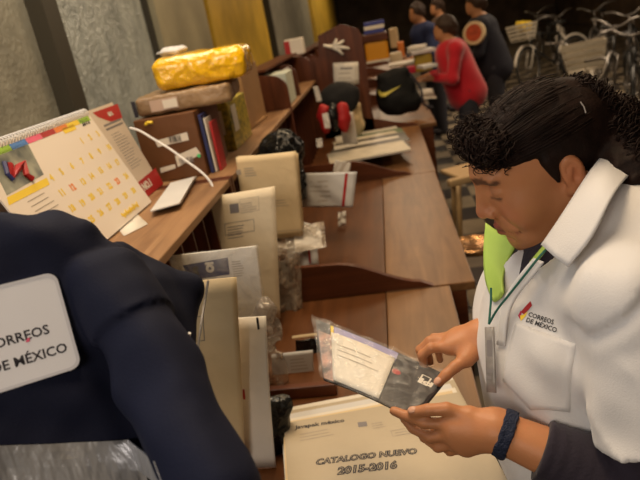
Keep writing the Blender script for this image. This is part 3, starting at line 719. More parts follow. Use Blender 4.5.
elL, elR = V3(.285, .60, 1.025), V3(.29, 1.06, 1.02)
wrL, wrR = J(496, 430, .87), J(484, 336, 1.0)
def hand(p, wr, joints, palm, thick=.012):
    """joints: chains [MCP, PIP, DIP, tip] in world space, palm: radius list"""
    d = s_cap(p, wr, wr, .024)
    for ch, r in joints:
        d = smin(d, s_cap(p, wr, ch[0], .020, thick+.002), .012)
    for i in range(len(joints)-2):
        pass
    out = d
    for ch, r in joints:
        f_ = None
        for k in range(len(ch)-1):
            c = s_cap(p, ch[k], ch[k+1], r*(1.0-.07*k), r*(.93-.07*k)); f_ = c if f_ is None else smin(f_, c, .003)
        out = smin(out, f_, .005)
    return out
dL, dR = .87, .99
# near (left) hand: thumb on top of the catalogue, fingers under it
LH = [([J(470, 416, dL-.005), J(447, 409, dL-.010), J(428, 410, dL-.008), J(414, 412, dL)], .0098),
      ([J(452, 424, dL+.000), J(424, 423, dL+.004), J(406, 416, dL+.012), J(394, 411, dL+.018)], .0086),
      ([J(453, 434, dL+.004), J(430, 437, dL+.016), J(413, 428, dL+.030), J(404, 418, dL+.040)], .0088),
      ([J(459, 442, dL+.012), J(438, 447, dL+.026), J(424, 437, dL+.042), J(417, 426, dL+.052)], .0083),
      ([J(467, 447, dL+.022), J(450, 451, dL+.034), J(438, 443, dL+.048), J(432, 433, dL+.056)], .0074)]
# far (right) hand: thumb on top near the corner, fingers around the far edge
RH = [([J(466, 359, dR-.012), J(455, 367, dR-.022), J(446, 375, dR-.026), J(439, 382, dR-.026)], .0098),
      ([J(450, 347, dR+.000), J(431, 348, dR-.004), J(422, 355, dR+.004), J(424, 366, dR+.012)], .0086),
      ([J(452, 340, dR+.012), J(430, 341, dR+.012), J(420, 350, dR+.020), J(424, 362, dR+.028)], .0088),
      ([J(456, 336, dR+.026), J(434, 338, dR+.030), J(426, 348, dR+.038), J(430, 362, dR+.044)], .0083),
      ([J(461, 334, dR+.040), J(444, 337, dR+.046), J(437, 347, dR+.052), J(440, 360, dR+.058)], .0074)]
def torso_core(p, g=0.0):
    p = p+0
    d = s_ell(p, (.247, .852, 1.14), (.135+g, .175+g, .165+g))
    d = smin(d, s_ell(p, (.26, .845, .97), (.15+g, .175+g, .20+g)), .08)
    d = smin(d, s_cap(p, (.275, .72, 1.27), (.275, .985, 1.265), .055+g), .07)
    d = smin(d, s_ell(p, (.185, .77, 1.13), (.065+g, .07+g, .07+g)), .05)
    d = smin(d, s_ell(p, (.185, .925, 1.13), (.065+g, .07+g, .07+g)), .05)
    return d
def body(p):
    q = (p-HC)@HR/HS
    d = head_local(q)*HS
    d = smin(d, s_cap(p, hp(-.032, 0, -.03), (.280, .852, 1.28), .050, .056), .018)
    d = smin(d, torso_core(p, -.012), .025)
    aL = smin(s_cap(p, shL, elL, .046, .043), s_cap(p, elL, wrL, .043, .0265), .02)
    aR = smin(s_cap(p, shR, elR, .046, .043), s_cap(p, elR, wrR, .043, .0255), .02)
    aL = smin(aL, hand(p, wrL, LH, None), .012); aR = smin(aR, hand(p, wrR, RH, None), .012)
    d = smin(d, smin(aL, aR, .001), .01)
    # hips and legs
    l = smin(s_cap(p, (.30, .76, .86), (.31, .75, .48), .085, .058), s_cap(p, (.31, .75, .48), (.33, .75, .08), .056, .036), .02)
    l2 = smin(s_cap(p, (.30, .94, .86), (.31, .95, .48), .085, .058), s_cap(p, (.31, .95, .48), (.33, .95, .08), .056, .036), .02)
    return smin(d, smin(l, l2, .03), .05)
SK = V3(.43, .180, .078)
def skin_col(V):
    q = (V-HC)@HR/HS; ya = np.abs(q[:, 1]); c = np.tile(SK, (len(V), 1))
    def blend(w, col):
        nonlocal c
        w = np.clip(w, 0, 1)[:, None]; c = c*(1-w)+np.array(col)*w
    n = vnoise(V, 40, 3)*.5+vnoise(V, 90, 4)*.3
    c *= (1+.10*n)[:, None]
    g = lambda x, y, z, r: np.exp(-(((q[:, 0]-x)**2+(ya-y)**2+(q[:, 2]-z)**2)/(r*r)))
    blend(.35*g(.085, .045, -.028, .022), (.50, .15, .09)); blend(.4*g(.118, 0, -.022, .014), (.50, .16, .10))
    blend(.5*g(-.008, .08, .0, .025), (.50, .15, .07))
    ya3 = q.copy(); ya3[:, 1] = ya
    lip = np.minimum(s_cap(ya3, (.1020, 0, -.0545), (.0820, .031, -.0620), .0056, .0034), s_cap(ya3, (.0990, 0, -.0670), (.0820, .027, -.0645), .0072, .0040))
    blend(.85*np.clip(1.4-lip/.0022, 0, 1), (.26, .06, .045))
    mline = s_cap(ya3, (.107, 0, -.0607), (.080, .036, -.0640), .0010); blend(.8*np.clip(1-mline/.0025, 0, 1), (.09, .03, .02))
    lash = s_cap(ya3, (.0955, .021, .0012), (.0880, .043, .0022), .0008, .0012)
    blend(np.clip(1-lash/.0022, 0, 1)*.9, (.02, .010, .008))
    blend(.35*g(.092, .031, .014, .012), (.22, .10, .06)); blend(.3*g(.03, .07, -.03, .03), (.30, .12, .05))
    brow = np.minimum(s_cap(ya3, (.1060, .010, .0300), (.099, .030, .0340), .0065, .0058), s_cap(ya3, (.098, .03, .0330), (.080, .055, .0280), .0058, .003))
    blend(.9*np.clip(1-brow/.002, 0, 1), (.07, .03, .018))
    mole = np.linalg.norm(q-V3(.078, .050, -.018), axis=1); blend((mole < .0028)*.8, (.08, .03, .02))
    return c
M_skin = pigment('skin', .48, .12, .25, 260, .35)
wom = thing('person', 'woman in white short-sleeved shirt reading a wrapped catalogue at the nearest desk', 'person', (.3, .85, 0))
import time as _t; _t0 = _t.time()
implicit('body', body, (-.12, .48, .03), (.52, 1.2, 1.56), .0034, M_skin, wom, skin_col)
print('BODY', _t.time()-_t0)
M_nail = mat('finger_nail', (.55, .30, .20), .25)
for (ch, r_), dz in ((LH[0], 1), (RH[0], 1)):
    t_ = Vector(ch[-1]); a_ = (t_-Vector(ch[-2])).normalized(); up_ = Vector((0, -.4, 1)); up_ = (up_-a_*up_.dot(a_)).normalized()
    Rn_ = Matrix((a_, up_.cross(a_), up_)).transposed(); MB().ell(t_+up_*(r_*.60), (.0075, .0058, .0030), 12, 0, Rn_).build('finger_nail', M_nail, wom, True)
# trousers and shoes
M_trs = mat('dark_trousers', (.03, .03, .04), .8)
def trous(p):
    l = smin(s_cap(p, (.30, .76, .86), (.31, .75, .48), .105, .085), s_cap(p, (.31, .75, .48), (.33, .75, .10), .08, .07), .02)
    l2 = smin(s_cap(p, (.30, .94, .86), (.31, .95, .48), .105, .085), s_cap(p, (.31, .95, .48), (.33, .95, .10), .08, .07), .02)
    return smin(smin(l, l2, .03), s_ell(p, (.28, .85, .88), (.155, .185, .09)), .04)
implicit('trousers', trous, (.08, .6, .06), (.52, 1.1, 1.02), .012, M_trs, wom)
for yy in (.75, .95):
    c = V3(.29, yy, .045); implicit('shoe', lambda p: smax(s_ell(p, c, (.13, .048, .055)), -(p[:, 2]-.001), .004), c-.2, c+.2, .008, mat('black_shoe', (.02, .02, .02), .3), wom)
# ---- hair
M_hair = mat('dark_curly_hair', (.015, .007, .005), .65, .5, 60, .25, 320, spec=.12, bdist=.004, stretch=(1, 1, 1))
TL_ = [J(578, 118, .955), J(606, 138, .945), J(640, 172, .915), J(672, 228, .90)]
def hairf(p):
    q = (p-HC)@HR/HS; ya = np.abs(q[:, 1])
    n = vnoise(q*np.array([1, 1.2, 1.2]), 55, 5)*.5+vnoise(q, 110, 6)*.35
    cap = s_ell(q, (-.012, 0, .037), (.104, .082, .076))
    # keep the face and the ear clear
    line = .046 + .10*np.clip(.0-q[:, 0], 0, 1)*0
    face = np.maximum(q[:, 0]-.012-0.0*ya, -(q[:, 2]-(.052-.10*np.clip(q[:, 0]-.03, -.05, .1)*.2)))   # inside where x>.012 and z<line
    cut = np.maximum(.010-q[:, 0], q[:, 2]-.044)      # negative in the face region
    cap = smax(cap, -cut, .010)
    earz = s_ell(np.stack([q[:, 0], ya, q[:, 2]], 1), (-.005, .085, -.004), (.020, .03, .032)); cap = smax(cap, -earz, .006)
    cap = smax(cap, -(q[:, 2]+.075+.3*np.clip(q[:, 0], -.2, .2)), .01)
    side = s_cap(np.stack([q[:, 0], ya, q[:, 2]], 1), (.016, .0715, .035), (.012, .0735, .000), .010, .003); cap = smin(cap, side, .008)
    fr = s_ell(q, (.073, .0, .080), (.014, .058, .012)); fr = smin(fr, s_ell(q, (.052, .0, .088), (.038, .056, .014)), .02)
    cap2 = cap + .0018*n
    fr = fr + .007*n+.004*vnoise(q, 75, 15)
    # gathered tail falling over the back
    t = s_cap(p, TL_[0], TL_[1], .036, .046)
    t = smin(t, s_cap(p, TL_[1], TL_[2], .046, .048), .02)
    t = smin(t, s_cap(p, TL_[2], TL_[3], .048, .034), .02)
    t = t + .010*n + .006*vnoise(q, 38, 9)
    return smin(smin(cap2, fr, .008), t, .015)
hair = implicit('hair', hairf, HC-V3(.2, .2, .25), HC+V3(.42, .2, .2), .0032, M_hair, wom, margin=.012)
# curls: small helices over the fringe and the tail
mb = MB(); rr = random.Random(3)
def curl(c, ax, R_, L, turns, r=.0011):
    ax = Vector(ax).normalized(); u = ax.orthogonal().normalized(); w = ax.cross(u); n = int(turns*8); ph = rr.uniform(0, 6.28)
    mb.tube([Vector(c)+ax*(L*i/n)+(u*math.cos(ph+2*PI*turns*i/n)+w*math.sin(ph+2*PI*turns*i/n))*R_*(1-.3*i/n) for i in range(n+1)], [r*(1-.5*i/n) for i in range(n+1)], 4)
pr = np.random.RandomState(5)
def surf_pts(lo, hi, n, cond, tol=.004):
    P = lo+pr.rand(n, 3)*(hi-lo); q = (P-HC)@HR/HS; P = P[cond(q)]; d = hairf(P); return P[np.abs(d+.001) < tol]
FP = surf_pts(HC-.16, HC+.16, 260000, lambda q: (q[:, 0] > .052-.25*np.clip(q[:, 2]-.09, 0, .05)) & (q[:, 2] > .058) & (np.abs(q[:, 1]) < .085))
for c in FP[:430]:
    curl(c, HR@V3(rr.uniform(-.4, .5), rr.uniform(-.7, .9), rr.uniform(-1, .2)), rr.uniform(.006, .0105), rr.uniform(.010, .024), rr.uniform(1.2, 2.8), .0013)
TP = surf_pts(np.minimum(TL_[1], TL_[3])-.08, np.maximum(TL_[0], TL_[3])+.08, 120000, lambda q: q[:, 0] < -.085)
for c in TP[:800]:
    curl(c, N(TL_[2]-TL_[1])+V3(rr.uniform(-.8, .8), rr.uniform(-.8, .8), rr.uniform(-.8, .5)), rr.uniform(.005, .011), rr.uniform(.012, .032), rr.uniform(1.2, 3), .0013)
print('CURLS', len(FP), len(TP))
for i in range(260):   # flat combed strands and flyaways over the crown
    th = rr.uniform(-1.35, 1.35); t0 = rr.uniform(.2, 1.1); P_ = []
    for k in range(7):
        t = t0+k*.16; x = -.012+.1052*math.cos(t); zc = math.sin(t)
        P_.append(HC+HR@V3(x, .083*zc*math.sin(th), .037+.0772*zc*math.cos(th)+rr.uniform(0, .0010)))
    mb.tube(P_, .0008, 3)
for i in range(60):
    u = rr.uniform(-.9, .9); curl(hp(rr.uniform(-.02, .09), .07*u, .112+rr.uniform(-.01, .008)-.03*u*u), HR@V3(rr.uniform(-1, 1), rr.uniform(-1, 1), rr.uniform(.1, .8)), rr.uniform(.005, .009), .015, 1.3, .0006)
for k in range(14): curl(hp(-.03+rr.uniform(-.01, .01), .075+rr.uniform(-.004, .006), -.045+rr.uniform(-.012, .01)), HR@V3(0, .5, -1), .006, .012, 1.5, .0008)
mb.build('curls', M_hair, hair, True)
MB().tube([hp(-.055, .066, .083), hp(-.055, .071, .076), hp(-.053, .0745, .069)], .0009, 6).build('hair_grip', mat('grip_metal', (.25, .22, .2), .4), hair)
# ---- shirt
M_shirt = mat('white_cotton', (.62, .60, .60), .75, .05, 6, .35, 500, sheen=.2, bdist=.001)
SL0_ = shL+(elL-shL)*.30+V3(.012, -.004, 0); BK_ = J(628, 214, .89); VA_ = J(532, 238, .89); VB_ = J(514, 262, .885); VC_ = J(501, 300, .89)
def shirt(p):
    d = torso_core(p, .018)
    wr_ = .0065*vnoise(p*np.array([1.0, .8, .55]), 11, 3)+.0042*vnoise(p*np.array([1, 1, .6]), 26, 7)
    sl = s_cap(p, SL0_, shL+(elL-shL)*.72+V3(-.004, -.004, 0), .078, .086)
    d = smin(d, s_cap(p, shL, shL+(elL-shL)*.4, .068, .070), .03)
    sr = s_cap(p, shR, shR+(elR-shR)*.60, .062, .072)
    cutL = (p-(shL+(elL-shL)*.62))@N(elL-shL+V3(.02, -.02, .0)); sl = smax(sl, cutL, .006)
    sl = smax(sl, -(s_cap(p, shL, elL, .053, .062)-0*wr_), .004) if False else sl
    cutR = (p-(shR+(elR-shR)*.64))@N(elR-shR); sr = smax(sr, cutR, .006)
    sl = sl+.008*np.abs(np.sin(((p-shL)@N((.7,.1,.75)))*42+2.5*vnoise(p, 8, 12)))*np.clip((shL[2]-p[:,2])/.08, 0, 1)-.0035
    d = smin(d, sl, .003)+wr_*1.15; d = smin(d, sr+wr_, .02)
    # diagonal pull folds from the armpit
    fold = np.sin(((p-shL)@N((.5, .1, 1)))*75+3*vnoise(p, 9, 2)); w = np.exp(-(np.linalg.norm(p-V3(.20, .68, 1.17), axis=1)/.10)**2)
    d = d+.0045*fold*w
    A1, A2, A3 = V3(.250, .62, 1.318), V3(.185, .62, 1.245), V3(.176, .62, 1.165)
    for a1, a2, am in ((A1, A2, .009), (A2, A3, .010)):
        u_ = N(a2-a1); nn = np.cross(u_, V3(0, 1, 0)); t_ = (p-a1)@nn; al = (p-a1)@u_; L_ = np.linalg.norm(a2-a1)
        wgt = np.clip(1-np.maximum(-al, al-L_)/.03, 0, 1)*np.clip((.695-p[:, 1])/.03, 0, 1)
        d = d+am*.8*np.exp(-(t_/.006)**2)*wgt
    # neck opening: V towards the front
    d = smin(d, s_ell(p, BK_, (.06, .075, .045)), .05)
    neck = s_cap(p, V3(.285, .862, 1.28), V3(.20, .862, 1.38), .060, .092); vee = smin(s_cap(p, VA_, VB_, .054, .034), s_cap(p, VB_, VC_, .030, .010), .01)
    d = smax(d, -smin(smin(neck, vee, .02), s_cap(p, J(506, 240, .965), J(497, 268, .955), .036, .020), .01), .006)
    d = smax(d, -s_cap(p, J(493, 222, .90), J(492, 264, .915), .040, .016), .006)
    return smax(d, .80-p[:, 2], .01)
_t0 = _t.time()
shirt_o = implicit('shirt', shirt, (.02, .52, .79), (.50, 1.18, 1.42), .005, M_shirt, wom, margin=.012)
print('SHIRT', _t.time()-_t0)
# dark undershirt: chest part and near long sleeve
M_und = mat('navy_undershirt', (.020, .014, .026), .85, .3, 20, .4, 260, bdist=.002, sheen=.1)
def under(p):
    a = smax(torso_core(p, .006), -s_cap(p, (.28, .852, 1.30), (.2, .86, 1.42), .062, .062), .005)
    return smax(a, 1.17-p[:, 2], .01)
implicit('undershirt', under, (.05, .6, .98), (.45, 1.1, 1.40), .006, M_und, wom)
cu = elL+(wrL-elL)*.74
def slv(p):
    ax = N(wrL-elL); t = (p-cu)@ax
    d = smin(s_cap(p, shL+(elL-shL)*.58, elL, .058, .054), s_cap(p, elL, cu+ax*.05, .052, .038), .02)
    d = d + .0028*vnoise(p, 34, 5)+.0012*np.sin(t*420+2*vnoise(p, 20, 1))*np.exp(-np.maximum(-t, 0)/.05)
    return smax(d, t, .004)
implicit('undershirt_sleeve', slv, (.05, .48, .94), (.40, .76, 1.34), .004, M_und, wom, margin=.005)
# bracelet
ax = N(elL-wrL); cbz = wrL+ax*.012
def brac(p):
    t = (p-cbz)@ax; r = np.linalg.norm(p-cbz-t[:, None]*ax, axis=1)
    return smax(np.abs(r-.0295)-.0035, np.abs(t)-.0085, .002)+.0012*vnoise(p, 160, 4)
implicit('bracelet', brac, cbz-.05, cbz+.05, .0022, mat('navy_woven_bracelet', (.012, .018, .045), .6, 0, 1, .5, 400), wom, margin=.002)
axr = N(elR-wrR); cbr = wrR+axr*.035
implicit('thin_bracelet', lambda p: np.sqrt((np.linalg.norm(np.cross(p-cbr, axr), axis=1)-.0295)**2+((p-cbr)@axr)**2)-.0022, cbr-.05, cbr+.05, .0018, M_wire, wom)
# collar: near flap, far lime flap, placket strips -- thick curved patches
from mathutils.bvhtree import BVHTree
def patch(name, grid, m, parent, th=.003, sub=4):
    """grid: rows of world points; interpolated to a smooth thick patch"""
    rows_ = [spline([Vector(p) for p in r], sub) for r in grid]
    cols_ = [spline([r[i] for r in rows_], sub) for i in range(len(rows_[0]))]
    n, k = len(cols_), len(cols_[0]); vs = [p for c in cols_ for p in c]
    me = bpy.data.meshes.new(name); me.from_pydata([tuple(v) for v in vs], [], [(i*k+j, i*k+j+1, (i+1)*k+j+1, (i+1)*k+j) for i in range(n-1) for j in range(k-1)])
    o = link(name, me, m, parent, True); s = o.modifiers.new('s', 'SOLIDIFY'); s.thickness = th; s.offset = 0; return o
patch('collar', [[J(610, 146, .93), J(590, 172, .850), J(563, 214, .815), J(542, 245, .815)],
                 [J(620, 158, .91), J(602, 185, .812), J(577, 228, .792), J(554, 256, .795)],
                 [J(632, 172, .89), J(614, 194, .800), J(592, 236, .776), J(568, 267, .785)]], M_shirt, wom, .004)
M_lime = mat('lime_fabric', (.40, .58, .11), .7, .12, 10)
patch('lime_collar_lining', [[J(486, 223, 1.0), J(484, 250, .98), J(486, 280, .945), J(494, 302, .905)],
                        [J(499, 232, .985), J(497, 253, .965), J(497, 275, .92), J(500, 298, .895)],
                        [J(518, 242, .965), J(509, 260, .945), J(503, 278, .905), J(503, 292, .885)]], M_lime, wom, .004)
patch('lime_neck_band', [[J(560, 226, .85), J(545, 244, .845), J(530, 262, .855)], [J(558, 236, .825), J(546, 250, .825), J(532, 268, .84)]], M_lime, wom, .002)
patch('placket', [[J(534, 258, .835), J(522, 272, .845), J(508, 292, .865), J(501, 312, .875), J(497, 345, .885)],
                  [J(544, 262, .828), J(532, 278, .838), J(516, 298, .858), J(508, 318, .868), J(505, 346, .878)]], M_shirt, wom, .003)
# lanyard and badge
M_lan = mat('dark_green_lanyard', (.015, .10, .075), .5)
badge = thing('lanyard', 'dark green lanyard with clear badge around the neck of the woman in white', 'lanyard', J(489, 330, .88))
MB().tube(spline([Vector(J(*a)) for a in ((552, 243, .815), (540, 256, .812), (524, 276, .822), (508, 296, .842), (497, 310, .858), (489, 324, .870))]), .0016, 6).build('cord', M_lan, badge)
MB().tube(spline([Vector(J(*a)) for a in ((491, 288, .885), (491, 300, .88), (490, 312, .875), (489, 324, .870))]), .0016, 6).build('cord', M_lan, badge)
b0 = Vector(J(485, 327, .876)); b1 = Vector(J(494, 327, .868)); b2 = Vector(J(487, 392, .885))
bs = Sheet(b2, b1-b0, b0-b2, .002, None, 3, 6); bs.build('badge', mat('grey_badge', (.34, .31, .29), .25, .5, 30), badge)
bs.flat('badge_print', M_grey, [bs.rect(.2, .55, .8, .8), bs.rect(.15, .3, .85, .36), bs.rect(.15, .2, .6, .25)])
# embroidered logo and pocket: projected along the chest's own normal on to the shirt
def bvh_of(o):
    me = o.data; return BVHTree.FromPolygons([v.co for v in me.vertices], [tuple(p.vertices) for p in me.polygons])
sb = bvh_of(shirt_o)
def proj_on(name, polys, O, X, Y, m, off=.0009, parent=None, bvh=None, solid=0):
    Zn = Vector(X).cross(Vector(Y)).normalized(); b = MB()
    for vs, fs in polys:
        out = []
        for x, y_ in vs:
            p = Vector(O)+Vector(X)*x+Vector(Y)*y_; h = (bvh or sb).ray_cast(p+Zn*.12, -Zn, .3)
            out.append((h[0] + Zn*off) if h[0] else p)
        b.add(out, fs)
    o = link(name, b.mesh(False), m, parent)
    if solid: s = o.modifiers.new('s', 'SOLIDIFY'); s.thickness = solid
    return o
hit = sb.ray_cast(CP, wray(540, 318)); LO = hit[0]
a = sb.ray_cast(CP, wray(558, 326))[0]; c = sb.ray_cast(CP, wray(535, 345))[0]
X = (a-LO).normalized(); Y_ = -(c-LO); Y_ = (Y_-X*Y_.dot(X)).normalized()
def T(t, x, y_, h, bold=.0): vs, fs = text2d(t, h, bold); return [(a_+x, b_+y_) for a_, b_ in vs], fs
M_emb = mat('black_embroidery', (.02, .018, .02), .6)
k_ = 1.0
# (left end of CORREOS at px 528,311; X axis follows the pocket top)
O2 = sb.ray_cast(CP, wray(528, 316))[0]; O3 = sb.ray_cast(CP, wray(557, 326))[0]; X = (O3-O2).normalized(); wtxt = (O3-O2).length
Y_ = (Vector(Y_)-X*Vector(Y_).dot(X)).normalized()
v1, f1 = text2d('CORREOS', 1, .02); wid = max(p[0] for p in v1); hs = wtxt*.88/wid
g_ = lambda t, x, y_: ([(a_*hs+x, b_*hs+y_) for a_, b_ in text2d(t, 1, .02)[0]], text2d(t, 1, .02)[1])
proj_on('logo_lettering', [g_('CORREOS', 0, .0)], O2, X, Y_, M_emb, parent=wom)
proj_on('logo_lettering', [g_('DE MÉXICO', 0, -hs*.95)], O2, X, Y_, M_emb, parent=wom)
proj_on('logo_emblem_red', [([(-.012, .002), (-.008, .012), (-.003, .020), (.001, .015), (-.002, .008), (-.006, .0)], [[5, 4, 3, 2, 1, 0][::-1]])], O2, X, Y_, M_red, parent=wom)
proj_on('logo_emblem_yellow', [([(-.011, -.003), (-.006, .0), (-.002, .006), (-.003, -.002), (-.007, -.010)], [[0, 1, 2, 3, 4]])], O2, X, Y_, M_ylw, parent=wom)
proj_on('logo_emblem_crimson', [([(-.014, -.004), (-.013, .004), (-.010, .001), (-.009, -.008)], [[0, 1, 2, 3]])], O2, X, Y_, mat('crimson_thread', (.45, .02, .08), .5), parent=wom)
# pocket
pw, ph = .088, .100; n = 14
gr = [(-.014+pw*i/n, -.014-ph*j/n*(1 if True else 1)) for j in range(n+1) for i in range(n+1)]
def pk(x, y_):
    u = (x+.014)/pw; v = (-.014-y_)/ph; return (x, -.014-ph*min(v, 1)*(.80+.20*(1-abs(2*u-1))))
gr = [pk(*q) for q in gr]
proj_on('chest_pocket', [(gr, [(j*(n+1)+i, (j+1)*(n+1)+i, (j+1)*(n+1)+i+1, j*(n+1)+i+1) for j in range(n) for i in range(n)])], O2, X, Y_, M_shirt, .0018, wom, solid=.0022)
for o_ in list(wom.children):
    if o_.name.startswith('chest_pocket'):
        for p_ in o_.data.polygons: p_.use_smooth = True
# ---- the catalogue in her hands
Cc, Dc, Ac, Bc = Vector(J(414, 420, .888)), Vector(J(449, 377, 1.0)), Vector(J(316, 320, 1.07)), Vector(J(324, 380, .98))
cg = thing('wrapped_catalogue', 'plastic-wrapped catalogue with dark cover held by the woman in white', 'catalogue', (Cc+Ac)/2)
def wpix(p):
    v = p-CP; z = v.dot(cF); r = CF*v.dot(cR)/z; u = CF*v.dot(cU)/z
    return Vector((320+r*math.cos(C_ROLL)-u*math.sin(C_ROLL), 240-r*math.sin(C_ROLL)-u*math.cos(C_ROLL)))
class Quad(Sheet):
    def __init__(s, O, Pu, Pv, Puv, th, bend, nu, nv):
        Sheet.__init__(s, O, Pu-O, Pv-O, th, bend, nu, nv); s.W = Puv-Pu-Pv+O
        if s.n.z < 0: s.n = -s.n
    def pos(s, u, v, off=0): return s.O+s.A*u+s.B*v+s.W*(u*v)+s.n*(s.bend(u, v)+off)
    def uv(s, px, py):
        u, v = .5, .5
        for _ in range(12):
            p = wpix(s.pos(u, v)); e = 1e-3; pu = (wpix(s.pos(u+e, v))-p)/e; pv = (wpix(s.pos(u, v+e))-p)/e
            dx, dy = px-p.x, py-p.y; D = pu.x*pv.y-pu.y*pv.x; u += (dx*pv.y-dy*pv.x)/D; v += (pu.x*dy-pu.y*dx)/D
        return u, v
def subq(s, u0, v0, u1, v1, off, th, bend, nu, nv):
    return Quad(s.pos(u0, v0, off), s.pos(u1, v0, off), s.pos(u0, v1, off), s.pos(u1, v1, off), th, bend, nu, nv)
kb = lambda u, v: .008*math.sin(PI*u)
ks = Quad(Bc, Cc, Ac, Dc, .005, kb, 16, 10)
ks.build('catalogue', [mat('dark_cover', (.035, .03, .032), .3)], cg)
ks.flat('lilac_band', mat('lilac_ink', (.30, .28, .48), .4), [ks.rect(.16, .80, .66, .985)], off=.0032)
M_flo = mat('floral_print', (.55, .30, .22), .35, col2=(.12, .10, .09), vscale=60, detail=3)
ks.flat('floral_strip', M_flo, [ks.rect(.01, .02, .14, .80)], off=.0030)
ks.flat('yellow_strip', M_ylw, [ks.rect(.13, .78, .155, .98, 2)], off=.0034)
ks.flat('cover_mark', M_paper, ks.frame(.86, .62, .93, .80, .0018)+[ks.text('ici', .868, .64, .018, .001)], off=.0034)
ks.flat('red_spot', M_red, [dot(ks, 397, 373, .006)], off=.0034)
# white address sheet over the cover
lt = subq(ks, .14, .03, .66, .84, .0062, .001, lambda u, v: .005*math.sin(PI*u)*v, 12, 8)
lt.build('cover_letter', M_paper, cg)
lt.flat('printed_lines', M_fade, lines(lt, .1, .75, 3, .08, .012, .0015, .4), off=.0012)
pf = subq(ks, -.02, -.02, 1.0, 1.02, .0105, .0005, lambda u, v: .006*math.sin(PI*u)+.0022*math.sin(37*u+9*v)+.0018*math.sin(23*v-15*u), 30, 24)
pf.build('plastic_sleeve', film('sleeve_film', (.9, .88, .84), .07, .10, .35, 22), cg)
# ---------------- the navy jacket hanging at the near end of the hutch ----------------
M_jack = mat('navy_twill', (.009, .011, .028), .75, .25, 5, .35, 420, sheen=0, spec=.12, bdist=.001)
M_jdark = mat('dark_lining', (.010, .010, .016), .75, 0, 5, .3, 300, bdist=.001)
jd = .655
jX = Vector(N(J(75, 331, jd)-J(0, 353, jd))); jY = Vector(J(48, 275, jd)-J(80, 370, jd)); jY = (jY-jX*jY.dot(jX)).normalized(); jZ = jX.cross(jY)
JR = np.stack([np.array(jX), np.array(jY), np.array(jZ)], 1)
jb = J(10, 400, .685); js = J(100, 262, .66)
def jwr(p): return .0045*vnoise(p*np.array([1.3, 1.3, .5]), 14, 6)+.002*vnoise(p, 38, 2)
def sleeve_(p, g=0):
    d = s_cap(p, J(108, 284, .672), J(155, 372, .625), .038+g, .039+g); return smin(d, s_cap(p, J(155, 370, .625), J(214, 500, .56), .039+g, .040+g), .02)
def jacket(p):
    d = s_box(p, jb, (.125, .165, .028), .022, JR)+.0
    d = smin(d, s_cap(p, J(-60, 232, .70), J(60, 240, .695), .022, .020), .02)
    d = smin(d, s_cap(p, J(60, 242, .695), J(110, 262, .685), .020, .024), .02)
    fr = s_cap(p, J(118, 262, .715), J(190, 288, .725), .022, .016)
    fr = smin(fr, s_cap(p, J(186, 287, .725), J(176, 345, .70), .018, .016), .012)
    fr = smin(fr, s_cap(p, J(150, 290, .70), J(182, 392, .675), .030, .018), .02)
    fr = smin(fr, s_cap(p, J(182, 392, .675), J(215, 470, .63), .018, .014), .02)
    d = smin(d, fr, .015)
    w = np.maximum(0, (p-np.array(jb))@JR[:, 0])
    d = smin(d, sleeve_(p), .006)
    cap = smax(sleeve_(p, .005), (p-J(136, 305, .61))@N(J(155, 370, .625)-J(104, 272, .672)+V3(.02, 0, .0)), .002)
    d = np.minimum(d, cap)
    # long soft folds between the back and the sleeve
    t = (p-jb)@JR[:, 0]
    d = d+.004*np.sin(t*70+2*vnoise(p, 7, 3))*np.exp(-((t-.11)/.05)**2)
    return d + jwr(p)+.0022*np.sin(((p-js)@JR[:, 1])*55+((p-js)@JR[:, 0])*60+4*vnoise(p, 8, 9))
jk = thing('jacket', 'navy blue work jacket with a white back patch at the near end of the shelf', 'jacket', Vector(jb))
jo = implicit('shell', jacket, (-.72, .28, 1.0), (-.10, .72, 1.60), .004, M_jack, jk, margin=.008)
jbv = bvh_of(jo)
# white patch, its border and lettering, lying on the back
PO = Vector(J(62, 352, jd)); s_ = jd/600.0/1.02
def jp(px, py):
    """pixel on the patch plane -> patch axes"""
    d = wray(px, py); t = (PO-CP).dot(jZ)/d.dot(jZ); q = CP+d*t-PO; return q.dot(jX), q.dot(jY)
TRc = jp(54, 272); BRc = jp(83, 366)
x1 = (TRc[0]+BRc[0])/2; y1, y0 = TRc[1], BRc[1]; x0 = x1-.155
def rrect(x0, y0, x1, y1, r, n=5):
    out = []
    for cx, cy, a0 in ((x1-r, y0+r, -90), (x1-r, y1-r, 0), (x0+r, y1-r, 90), (x0+r, y0+r, 180)):
        for k in range(n+1):
            a = math.radians(a0+90*k/n); out.append((cx+r*math.cos(a), cy+r*math.sin(a)))
    return out
def gridrect(x0, y0, x1, y1, n=12, m=12): return [(x0+(x1-x0)*i/n, y0+(y1-y0)*j/m) for j in range(m+1) for i in range(n+1)], [(j*(n+1)+i, j*(n+1)+i+1, (j+1)*(n+1)+i+1, (j+1)*(n+1)+i) for j in range(m) for i in range(n)]
h = jbv.ray_cast(PO+jX*(x0+x1)/2+jY*(y0+y1)/2+jZ*.1, -jZ, .3); off0 = max(((jbv.ray_cast(PO+jX*a+jY*b+jZ*.1, -jZ, .3)[0] or PO)-PO).dot(jZ) for a in np.linspace(x0+.04, x1-.002, 9) for b in np.linspace(y0+.002, y1-.002, 9))
M_patch = mat('white_patch', (.78, .78, .84), .6, .05, 8, .3, 700, bdist=.0006)
def pat(z0, pts, b, fs=None):
    b.add([PO+jX*x+jY*y_+jZ*(off0+z0) for x, y_ in pts], fs or [list(range(len(pts)))])
b = MB(); P_ = rrect(x0, y0, x1, y1, .010); n = len(P_); pat(-.004, P_, b); pat(.001, P_, b); b.add([], [])
b.f += [[i, (i+1) % n, (i+1) % n+n, i+n] for i in range(n)]; b.mi += [0]*n
pt = b.build('back_patch', M_patch, jk)
